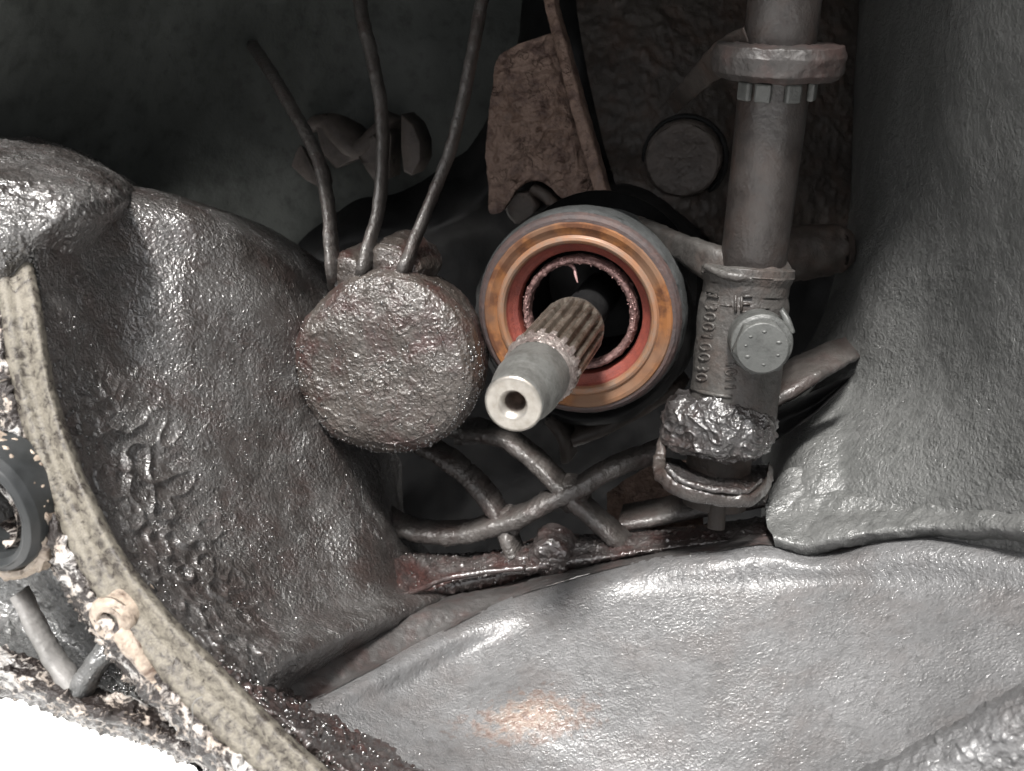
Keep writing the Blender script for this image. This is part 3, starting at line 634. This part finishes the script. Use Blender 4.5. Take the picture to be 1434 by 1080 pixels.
V, F = revolve(L(-28, 726, 213), AX, [(14.0, 6), (14.3, 2.5), (15.2, 2.4), (16.4, 3.4), (16.8, 6), (16.9, 9)], seg=160, dense=70, terms=[(0.8, 5, 'n'), (0.5, 1.6, 'b')], sx=0.95, sy=1.08)
part('cream_lip', V, F, M_cream, H)

# ------------------------------------------------------------------ release bearing
BC = L(806, 446, 296)
BR = thing('release_bearing', 'round bearing with rusty orange face and red inner lip around the shaft', 'bearing', BC)
m_or, nt, b = mat('rusty_orange_ring'); co = coords(nt)
n1 = N(nt, 'ShaderNodeTexNoise', Scale=160, Detail=6, Roughness=0.6); nt.links.new(co, n1.inputs['Vector'])
n2 = N(nt, 'ShaderNodeTexNoise', Scale=60, Detail=3); nt.links.new(co, n2.inputs['Vector'])
c = mix(nt, ramp(nt, n1.outputs[0], [(0.42, 0.0), (0.56, 1.0)]), (0.20, 0.082, 0.028), (0.085, 0.034, 0.016))
nt.links.new(mix(nt, ramp(nt, n2.outputs[0], [(0.45, 0.0), (0.65, 1.0)]), c, (0.15, 0.085, 0.052)), b.inputs['Base Color'])
b.inputs['Roughness'].default_value = 0.75; b.inputs['Specular IOR Level'].default_value = 0.3
bp = N(nt, 'ShaderNodeBump', Strength=0.25, Distance=0.0003); nt.links.new(n1.outputs[0], bp.inputs['Height']); nt.links.new(bp.outputs[0], b.inputs['Normal'])
def simple(name, c1, c2, rough, metal=0.0, bump=0.2, sc=900, dist=0.0003):
    m, nt, b = mat(name); co = coords(nt)
    c1 = tuple(x * 0.72 for x in c1); c2 = tuple(x * 0.72 for x in c2)
    n1 = N(nt, 'ShaderNodeTexNoise', Scale=sc, Detail=5, Roughness=0.65); nt.links.new(co, n1.inputs['Vector'])
    n2 = N(nt, 'ShaderNodeTexNoise', Scale=sc * 0.18, Detail=4); nt.links.new(co, n2.inputs['Vector'])
    s = math_(nt, 'ADD', math_(nt, 'MULTIPLY', n1.outputs[0], 0.5), math_(nt, 'MULTIPLY', n2.outputs[0], 0.5))
    nt.links.new(mix(nt, ramp(nt, s, [(0.42, 0.0), (0.6, 1.0)]), c1, c2), b.inputs['Base Color'])
    b.inputs['Roughness'].default_value = rough; b.inputs['Metallic'].default_value = metal
    bp = N(nt, 'ShaderNodeBump', Strength=bump, Distance=dist); nt.links.new(n1.outputs[0], bp.inputs['Height']); nt.links.new(bp.outputs[0], b.inputs['Normal'])
    return m
M_bronze = simple('polished_bronze_lip', (0.33, 0.165, 0.09), (0.27, 0.18, 0.13), 0.38, 0.1, 0.1)
M_mauve = simple('mauve_worn_edge', (0.085, 0.052, 0.046), (0.06, 0.046, 0.046), 0.65, 0.0, 0.7)
M_red = simple('red_oxide_lip', (0.27, 0.065, 0.045), (0.19, 0.048, 0.038), 0.5, 0.0, 0.6, 1600)
M_fray = simple('pink_frayed_metal', (0.30, 0.18, 0.165), (0.15, 0.085, 0.08), 0.38, 0.3, 1.0, 1200, 0.0006)
M_pink = simple('pink_shaving', (0.62, 0.40, 0.38), (0.42, 0.25, 0.24), 0.4, 0.3, 0.2)
V, F = revolve(BC, AX, [(33.2, 2.8), (33.9, 4.6), (34.2, 7), (34.0, 12), (32.5, 18), (29, 22), (28, 46)], seg=260, dense=70, terms=[(0.18, 5, 'n'), (0.12, 1.1, 'n')])
part('outer_shell', V, F, M_shell, BR)
V, F = revolve(BC, AX, [(30.6, 0.6), (31.6, 0.7), (32.6, 1.6), (33.25, 2.9)], seg=260, dense=18, terms=[(0.1, 3, 'n'), (0.14, 0.9, 'n')])
part('worn_edge', V, F, M_mauve, BR)
V, F = revolve(BC, AX, [(30.65, 0.7), (30.2, 0.2), (29, 0.15), (27.4, 0.9), (26.4, 1.2)], seg=260, dense=24, terms=[(0.1, 5, 'n')])
part('orange_ring', V, F, m_or, BR)
V, F = revolve(BC, AX, [(26.45, 1.25), (25.8, 0.5), (24.9, 0.2), (24.1, 0.7), (23.6, 1.9)], seg=260, dense=24, terms=[(0.06, 5, 'n')])
part('bronze_lip', V, F, M_bronze, BR)
V, F = revolve(BC, AX, [(23.65, 1.85), (23.2, 3.0), (22.0, 4.4), (20.6, 5.6), (20.3, 7), (20.2, 9)], seg=260, dense=40, terms=[(0.1, 3, 'n')])
part('red_lip', V, F, M_red, BR)
V, F = revolve(BC + AX * 4.0, AX, [(18.9, 7), (18.9, 2), (18.4, 0.4), (17.8, 0), (17.2, 0.1), (16.6, 0.8), (16.4, 3), (16.6, 5), (18.6, 5.5), (18.8, 7)], seg=400, dense=80,
               terms=[(0.2, 1.6, 'b'), (0.2, 2.6, 'n'), (0.08, 0.8, 'n')])
FRR = part('frayed_ring', V, F, M_fray, BR)
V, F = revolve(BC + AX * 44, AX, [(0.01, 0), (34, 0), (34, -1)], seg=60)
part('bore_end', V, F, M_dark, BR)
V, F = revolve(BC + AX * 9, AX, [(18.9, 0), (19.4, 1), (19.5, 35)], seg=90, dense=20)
part('bore_lining', V, F, M_dark, BR)  # end and lining coloured black to imitate darkness inside the bore
# curl of metal hanging in the bore
cu = [(799, 384), (806, 384), (811, 390), (808, 397), (811, 404)]
V, F = sweep([(790, 365, 300), (796, 369, 298.5), (804, 376, 297.5), (806, 386, 297), (809, 396, 297)], circprof(0.55, 6), [(0.1, 1, 'n')], n=40, wscale=[1, 1.4, 1, 0.9, 0.4])
part('metal_curl', V, F, M_pink, FRR)
# fringe of small burrs round the frayed ring
rs = np.random.RandomState(5); vf = []
e1, e2, a_ = frame(AX)
for k in range(150):
    th = rs.uniform(0, 2 * math.pi); r = rs.choice([16.9, 17.4, 18.0, 18.6]) + rs.normal() * 0.12
    p = BC + AX * (4.1 + rs.uniform(-0.1, 0.4)) + (e1 * math.cos(th) + e2 * math.sin(th)) * r
    dv = rs.normal(size=3) * 0.6 - AX * 0.8 + (e1 * math.cos(th) + e2 * math.sin(th)) * rs.normal() * 0.8; dv /= np.linalg.norm(dv)
    ln = rs.uniform(0.3, 0.9); s_ = np.cross(dv, rs.normal(size=3)); s_ /= np.linalg.norm(s_); t_ = np.cross(dv, s_); w = rs.uniform(0.12, 0.28)
    vf.append((np.array([p + s_ * w, p - s_ * w * 0.5 + t_ * w, p - s_ * w * 0.5 - t_ * w, p + dv * ln]), [(0, 1, 3), (1, 2, 3), (2, 0, 3), (0, 2, 1)]))
V, F = join(*vf); o = part('metal_burrs', V, F, M_pink, FRR, smooth=False); o['kind'] = 'stuff'

# ------------------------------------------------------------------ input shaft
TIP = L(718, 567, 225)
SH = thing('input_shaft', 'splined steel input shaft poking out of the bearing with a drilled silver end', 'shaft', TIP)
def steel(name, c1, c2, rough, sc=700, streak=False, bump=0.25):
    m = simple(name, c1, c2, rough, 0.75, bump, sc); return m
M_tip = steel('bright_cut_steel', (0.50, 0.47, 0.43), (0.36, 0.33, 0.29), 0.42, 500, bump=0.3)
M_coll = steel('grey_ground_steel', (0.42, 0.42, 0.40), (0.27, 0.265, 0.25), 0.42, 900)
M_spl = steel('oily_brown_spline_steel', (0.40, 0.36, 0.31), (0.15, 0.115, 0.09), 0.3, 350)
M_chip = steel('chipped_bright_steel', (0.70, 0.62, 0.58), (0.36, 0.28, 0.26), 0.35, 1200, bump=1.0)
M_bore = steel('inner_bore_steel', (0.45, 0.38, 0.34), (0.22, 0.16, 0.13), 0.3, 500)
# end face with turning rings
prof = [(2.6, 2.2)]
for k in range(9):
    r = 3.7 + k * 0.33; prof += [(r, 0.05 * (k % 2) + 0)]
prof += [(6.5, 0.05), (6.95, 0.12), (7.2, 0.5)]
V, F = revolve(TIP, AX, prof, seg=120, terms=[(0.05, 2, 'n')])
part('end_face', V, F, M_tip, SH)
V, F = revolve(TIP, AX, [(0.01, 11), (1.5, 10), (2.0, 7), (2.5, 4), (2.6, 2.2)], seg=60, dense=24)
part('centre_hole', V, F, M_bore, SH)
V, F = revolve(TIP, AX, [(7.2, 0.5), (7.45, 1.2), (7.7, 6), (8.4, 9), (8.9, 13), (9.0, 25.0)], seg=140, dense=50, terms=[(0.08, 3, 'n'), (0.05, 0.8, 'n')])
part('pilot_end', V, F, M_coll, SH)
NT = 19
def spl(r, t, th):
    tt = np.clip((t - 25) / 5.0, 0, 1); end = np.clip((66 - t) / 4, 0, 1)
    w = np.cos(NT * th); sq = np.tanh(w * 3.2) * 0.5 + 0.5
    return r - (1 - sq) * 1.75 * tt * end
V, F = revolve(TIP, AX, [(9.7, 27), (10.0, 29), (10.05, 64), (9.6, 67), (8.6, 69), (6.9, 70.2), (6.8, 71)], seg=NT * 20, dense=90, rfun=spl, terms=[(0.1, 3, 'n'), (0.07, 0.9, 'n')])
part('spline', V, F, M_spl, SH)
V, F = revolve(TIP, AX, [(6.8, 70.5), (6.8, 112), (0.01, 112)], seg=60, dense=20)
part('rear_shaft', V, F, M_dark, SH)  # blackened so the shaft fades into painted shade behind the splines
def chip(r, t, th):
    w = np.cos(NT * th); k = np.clip((t - 25) / 4, 0, 1)
    return r + k * 0.35 * np.where(w > 0, 1, -0.8) - np.clip(t - 28.2, 0, 3) * (w < 0.1) * 0.7
V, F = revolve(TIP, AX, [(9.0, 22.5), (9.35, 24.2), (9.85, 26), (10.1, 28.2), (10.0, 30.4)], seg=NT * 20, dense=30, rfun=chip, terms=[(0.15, 1.5, 'n'), (0.12, 0.8, 'b')])
part('chipped_collar', V, F, M_chip, SH)

# ------------------------------------------------------------------ cover plate, strip, bolt, plug
CP = thing('cover_plate', 'pitted rusty brown metal plate with scalloped lower edge above the bearing', 'metal plate', L(760, 280, 345))
po = [(775, 45), (783, 90), (800, 140), (815, 190), (828, 235), (838, 262), (815, 272), (795, 280), (782, 274), (770, 262), (755, 254), (738, 256), (724, 266), (712, 284), (700, 298), (690, 300), (684, 260), (680, 215), (684, 165), (690, 120), (698, 80), (725, 62)]
V, F = slab([(x, y, 349 - (y - 60) * 0.02) for x, y in [tuple(q[:2]) for q in crom([(a, b_, 0) for a, b_ in po], 180, closed=False)]], 345, 3.0, bulge=1.5, terms=[(0.9, 5, 'n'), (0.9, 2.4, 'b'), (1.0, 9, 'c'), (0.35, 1.3, 'n')], inner=70)
part('plate', V, F, M_plate, CP)
V, F = sweep([(766, -60, 352), (772, 0, 349), (790, 70, 346), (808, 140, 343), (828, 210, 341), (848, 282, 339)], rrprof(4.6, 9, 0.8, 2), [(0.25, 5, 'n'), (0.15, 1.3, 'n')], n=90, wscale=[0.8, 0.9, 1, 1.05])
part('folded_strip', V, F, M_plate, CP)

HB = thing('hex_bolt', 'small dark bolt head in the scallop under the brown plate', 'bolt', L(735, 292, 352))
hexr = lambda r, t, th: np.where(t > -3.4, r / np.maximum(np.cos((th % (math.pi / 3)) - math.pi / 6), 0.5) * 0.93, r)
V, F = revolve(L(733, 290, 352), AX, [(0.01, -4.2), (5.0, -4.2), (5.8, -3.6), (6.0, -3.0), (6.0, 4)], seg=72, dense=30, rfun=hexr, terms=[(0.1, 2, 'n')])
part('bolt_head', V, F, M_mid, HB, smooth=False)
V, F = sweep([(742, 266, 348), (760, 276, 347), (778, 296, 346), (795, 312, 346)], ribprof(4, 8, seg=5), [(0.2, 3, 'n')], n=40)
part('lock_tab', V, F, M_mid, HB)

RP = thing('round_plug', 'round dark core plug left of the vertical rod', 'plug', L(955, 222, 368))
V, F = revolve(L(955, 224, 358), AX, [(0.01, 0.4), (6, 0.2), (11.6, -0.6), (13.4, -0.6), (14.2, 0.4), (14.5, 2.5), (14.6, 14)], seg=120, dense=60, terms=[(0.25, 4, 'n'), (0.2, 1.4, 'b')])
part('plug_disc', V, F, M_plug, RP)
V, F = revolve(L(957, 224, 364), AX, [(14.8, 5), (15.2, 2.5), (16.0, 2.0), (16.8, 2.6), (17.2, 5)], seg=100, dense=20, terms=[(0.4, 4, 'n')])
part('plug_rim', V, F, M_dark, RP)

# ------------------------------------------------------------------ clutch fork rod with hub
FR = thing('fork_rod', 'vertical round steel rod passing through a collar on the right', 'rod', L(1057, 350, 290))
pa, pb = L(1112, -110, 250), L(1052, 392, 292)
ax = pb - pa; ln = np.linalg.norm(ax)
V, F = revolve(pa, ax, [(10.0, 0), (10.0, ln * 0.5), (10.0, ln)], seg=72, dense=60, up=(0, 0, 1), terms=[(0.08, 8, 'n')])
part('rod', V, F, M_rod, FR)
CL = thing('rod_collar', 'dark red stained collar bracket around the rod near the top edge', 'bracket', L(1095, 60, 262))
cc = pa + ax / ln * (ln * 0.345)
V, F = revolve(cc, ax, [(10.2, -4), (13, -4.2), (17.5, -3.6), (18.5, -1), (18.3, 3.5), (16.5, 5.2), (10.2, 5.4)], seg=120, dense=50, up=(0, 0, 1), terms=[(0.5, 6, 'n'), (0.2, 1.6, 'b')])
CLR = part('collar_ring', V, F, M_collar, CL)
V, F = sweep([(1050, 60, 262), (1020, 75, 272), (985, 105, 300), (940, 150, 350)], rrprof(9, 5, 1.5), [(0.5, 5, 'n')], n=50, wscale=[1.1, 1, 0.8, 0.7])
part('bracket_arm', V, F, M_mid, CL)
axn = ax / ln
for dth in (-62, -14, 30, 62):
    e1_, e2_, a3 = frame(ax, (0, 0, 1)); 
    rad = lambda t: (np.array([0, 0, 1.0]) * math.cos(t) + np.cross(axn, [0, 0, 1.0]) * math.sin(t))
    rd = rad(math.radians(dth)); rd = rd - axn * (rd @ axn); rd /= np.linalg.norm(rd); td = np.cross(axn, rd)
    p = cc + axn * 8.5 + rd * 10.8; hw, hh, hd = 2.3, 2.6, 1.0
    V = np.array([p + td * hw * i + axn * hh * j + rd * hd * k for k in (-1, 1) for j in (-1, 1) for i in (-1, 1)])
    F = [(0, 1, 3, 2), (4, 6, 7, 5), (0, 4, 5, 1), (2, 3, 7, 6), (0, 2, 6, 4), (1, 5, 7, 3)]
    o = part('castle_tooth', V, F, M_bolt, CLR, smooth=False)
    bv = o.modifiers.new('bevel', 'BEVEL'); bv.width = 0.0006; bv.segments = 2

HU = thing('fork_hub', 'cast grey hub with raised marks clamped on the lower end of the rod', 'hub', L(1030, 600, 298))
ha, hb = L(1048, 372, 290), L(1022, 602, 300)
hx = hb - ha; hl = np.linalg.norm(hx); hxn = hx / hl
V, F = revolve(ha, hx, [(9.9, 1.2), (12.5, 0.0), (14.2, 0.6), (14.4, 3), (13.4, 5.5), (13.2, 9), (13.8, 12), (13.9, 40), (14.0, hl - 2), (13.0, hl), (9, hl + 1)], seg=150, dense=140, up=(0, 0, 1), terms=[(0.35, 8, 'n'), (0.12, 1.5, 'n')],
               rfun=lambda r, t, th: r)
HBY = part('hub_body', V, F, M_hub, HU)
V, F = sweep([(985, 372, 285), (1020, 386, 279), (1060, 388, 279), (1090, 380, 283), (1104, 372, 288)], circprof(1.6, 10, 1.6), [(0.3, 3, 'n')], n=50, wscale=[0.6, 0.9, 1, 1.4, 2.0], back=(0, 0, 1))
part('hub_lip', V, F, M_hub, HU)
# arm from the hub to the bearing
V, F = sweep([(868, 305, 330), (905, 322, 320), (950, 345, 308), (990, 365, 296), (1030, 385, 290)], rrprof(11, 9, 3), [(0.5, 6, 'n'), (0.15, 1.4, 'n')], n=80, wscale=[0.5, 0.6, 0.75, 1, 1.2])
part('fork_arm', V, F, M_hub, HU)
# raised casting marks: stacked strokes and a letter
def surf(px, py, r=14.0, lift=0.25):
    """point on the hub's front under a pixel"""
    ray = L(px, py, 1.0); ray /= np.linalg.norm(ray)
    o_ = -ha; # camera at origin
    dp = ray - hxn * (ray @ hxn); oc = o_ - hxn * (o_ @ hxn)
    A_ = dp @ dp; B_ = 2 * dp @ oc; C_ = oc @ oc - (r + lift) ** 2; D_ = B_ * B_ - 4 * A_ * C_
    if D_ < 0: return None
    return ray * ((-B_ - math.sqrt(D_)) / (2 * A_))
def stroke(pts, rad):
    q = [surf(*p, lift=-0.05) for p in pts]
    if any(v is None for v in q): return None
    C = np.array(q); n = len(C); tg = np.gradient(C, axis=0); tg /= np.linalg.norm(tg, axis=1)[:, None]
    outv = C - (ha + np.outer((C - ha) @ hxn, hxn)); outv /= np.linalg.norm(outv, axis=1)[:, None]; sd_ = np.cross(tg, outv)
    pr = [(math.cos(2*math.pi*k/6) * rad, math.sin(2*math.pi*k/6) * rad) for k in range(6)]
    P = np.array([[C[i] + sd_[i] * a + outv[i] * b_ for a, b_ in pr] for i in range(n)]).reshape(-1, 3)
    F = [tuple(f) for f in gridfaces(n, 6, wrap=True)] + [tuple(range(6))[::-1], tuple((n-1)*6 + i for i in range(6))]
    return P, F
def glyph(cx, cy, w, h, ang, strokes, rad=0.42):
    vf = []
    ca, sa = math.cos(ang), math.sin(ang)
    for s in strokes:
        pts = []
        for x, y in s:
            X = (x - 0.5) * w; Y = (y - 0.5) * h
            pts.append((cx + X * ca - Y * sa, cy + X * sa + Y * ca))
        r_ = stroke(pts, rad)
        if r_: vf.append(r_)
    if vf:
        V, F = join(*vf); part('raised_mark', V, F, M_hub, HBY)
GE = [[(0, 0), (0, 0.5), (0, 1)], [(0, 0), (0.5, 0), (1, 0)], [(0, 0.5), (0.4, 0.5), (0.8, 0.5)], [(0, 1), (0.5, 1), (1, 1)]]
GI = [[(0.5, 0), (0.5, 0.5), (0.5, 1)]]
G0 = [[(0.5 + 0.5 * math.cos(a), 0.5 + 0.5 * math.sin(a)) for a in np.linspace(0, 2 * math.pi, 13)]]
G1 = [[(0.2, 0.25), (0.5, 0), (0.5, 0.5), (0.5, 1)]]
G3 = [[(0.5 - 0.5 * math.cos(a), 0.25 - 0.25 * math.sin(a)) if a < 0 else (0.5 + 0.45 * math.sin(a), 0.25 - 0.25 * math.cos(a)) for a in np.linspace(0, math.pi, 7)] + [(0.5 + 0.45 * math.sin(a), 0.75 - 0.25 * math.cos(a)) for a in np.linspace(0, math.pi, 7)]]
glyph(1030, 426, 3, 24, 0, GI, 0.5)
glyph(1046, 426, 15, 22, 0, GE, 0.5)
for i, g_ in enumerate((G1, G3, G0, G0, G1, G0, G0, G3, G0)):
    glyph(998 - i * 1.9, 415 + i * 14.2, 9, 15, math.pi / 2 + 0.1, g_, 0.42)
for i, g_ in enumerate((G1, G0, G1, G1)):
    glyph(1024 - i * 0.5, 511 + i * 10.5, 8, 15, math.pi / 2, g_, 0.42)
# flat pad line under the marks
V_ = stroke([(968, 545), (985, 550), (1005, 554), (1025, 556)], 0.7)
part('raised_mark', V_[0], V_[1], M_hub, HBY)
# bolt on the hub
CB = thing('clamp_bolt', 'flat grey bolt head with small raised marks on the side of the hub', 'bolt', L(1076, 480, 272))
bc = L(1068, 488, 262); bx = np.array([0.16, 0.2, -1.0]); bx = bx / np.linalg.norm(bx)
hexb = lambda r, t, th: np.where(t > 0.8, np.minimum(r / np.maximum(np.cos(((th + 0.15) % (math.pi / 3)) - math.pi / 6), 0.5) * 0.955, 8.1), r)
V, F = revolve(bc, bx, [(0.01, 0), (5, 0), (6.9, 0.05), (7.3, 0.4), (7.5, 0.9), (7.5, 5.5)], seg=144, dense=36, rfun=hexb)
CBH = part('bolt_head', V, F, M_bolt, CB)
V, F = revolve(bc + bx * 5.2 + np.array([0.3, 0.3, 0]), bx, [(0.01, 0), (7.6, 0), (8.6, 0.4), (8.9, 1.4), (8.9, 12)], seg=100, dense=30, terms=[(0.2, 4, 'n')])
part('bolt_flange', V, F, M_bolt, CB)
V, F = sweep([(1094, 433, 270), (1101, 447, 269), (1108, 466, 269)], rrprof(2.2, 3, 0.6, 2), n=20, wscale=[0.6, 1, 1])
part('locking_tab', V, F, M_bolt, CB)
e1_, e2_, _ = frame(bx)
for k, (t_, s_) in enumerate(((95, 0.9), (160, 1.1), (205, 0.8), (265, 0.8), (330, 1.1), (10, 0.7), (45, 0.8))):
    p = bc + (e1_ * math.cos(math.radians(-t_)) + e2_ * math.sin(math.radians(t_))) * 4.7
    th0 = rs.uniform(0, 3)
    V, F = revolve(p + bx * 0.15, bx, [(0.01, -0.42), (0.35 * s_, -0.38), (0.62 * s_, -0.1), (0.7 * s_, 0.3)], seg=14, sx=1.4, sy=0.8)
    part('raised_dot', V, F, M_bolt, CBH)
# grease clump round the hub's lower end
gc = L(1006, 592, 298)
V, F = revolve(gc, hx, [(10, -8.5), (13.5, -7.5), (16.6, -4.5), (17.4, -1), (17.0, 3), (16.5, 6.5), (13.5, 9), (9, 9.5)], seg=360, dense=150, up=(0, 0, 1),
               terms=[(1.5, 9, 'n'), (0.9, 4.2, 'r'), (0.3, 2.4, 'n'), (0.25, 1.3, 'b')], sx=1.0)
part('grease_clump', V, F, M_grease, HU)
# neck below
V, F = revolve(L(1012, 600, 304), hx, [(10.5, -2), (10.5, 20), (10.3, 26), (0.01, 26)], seg=70, dense=30, up=(0, 0, 1), terms=[(0.1, 4, 'n')])
part('neck', V, F, M_mid, HU)
# U clip
UC = thing('retaining_clip', 'greasy bent metal clip looped under the foot of the hub', 'clip', L(1000, 700, 295))
V, F = sweep([(936, 592, 304), (926, 630, 298), (924, 655, 292), (940, 676, 288), (975, 690, 284), (1020, 698, 284), (1055, 697, 286), (1072, 682, 292), (1080, 655, 304)], rrprof(3.4, 5.5, 1.2, 3), [(0.5, 4, 'n'), (0.3, 1.5, 'b')], n=140, wscale=[0.9, 0.9, 1.3, 1.5, 1.3, 1.3, 1.3, 1.1, 0.9])
part('clip_band', V, F, M_clip, UC)
V, F = sweep([(932, 652, 288), (948, 669, 284.5), (980, 681, 281), (1020, 687, 281), (1050, 686, 283.5), (1066, 674, 290)], circprof(1.0, 8, 1.3), [(0.3, 2.5, 'n')], n=100)
part('clip_edge', V, F, M_grease, UC)
V, F = net([[(930, 640, 312), (1000, 655, 312), (1080, 650, 318)], [(932, 655, 294), (1000, 676, 290), (1074, 668, 300)], [(936, 668, 288), (1000, 690, 284), (1070, 684, 294)]], 120, 30, [(0.5, 4, 'n'), (0.3, 1.5, 'b')])
part('clip_tray', V, F, M_grease, UC)
V, F = revolve(L(1005, 706, 300), (0.05, 1, 0.1), [(2.8, -8), (2.8, 8), (0.01, 8)], seg=30, dense=12, up=(0, 0, 1))
part('clip_pin', V, F, M_mid, UC)

# stray fibre caught on the flange
V, F = sweep([(258, 1035, 200), (266, 1022, 199), (270, 1005, 199), (270, 988, 199), (275, 980, 199), (284, 976, 199)], circprof(0.12, 5), n=50)
tag(part('fibre_strand', V, F, M_web), 'thin pale fibre strand stuck across the crusted flange edge', 'fibre')
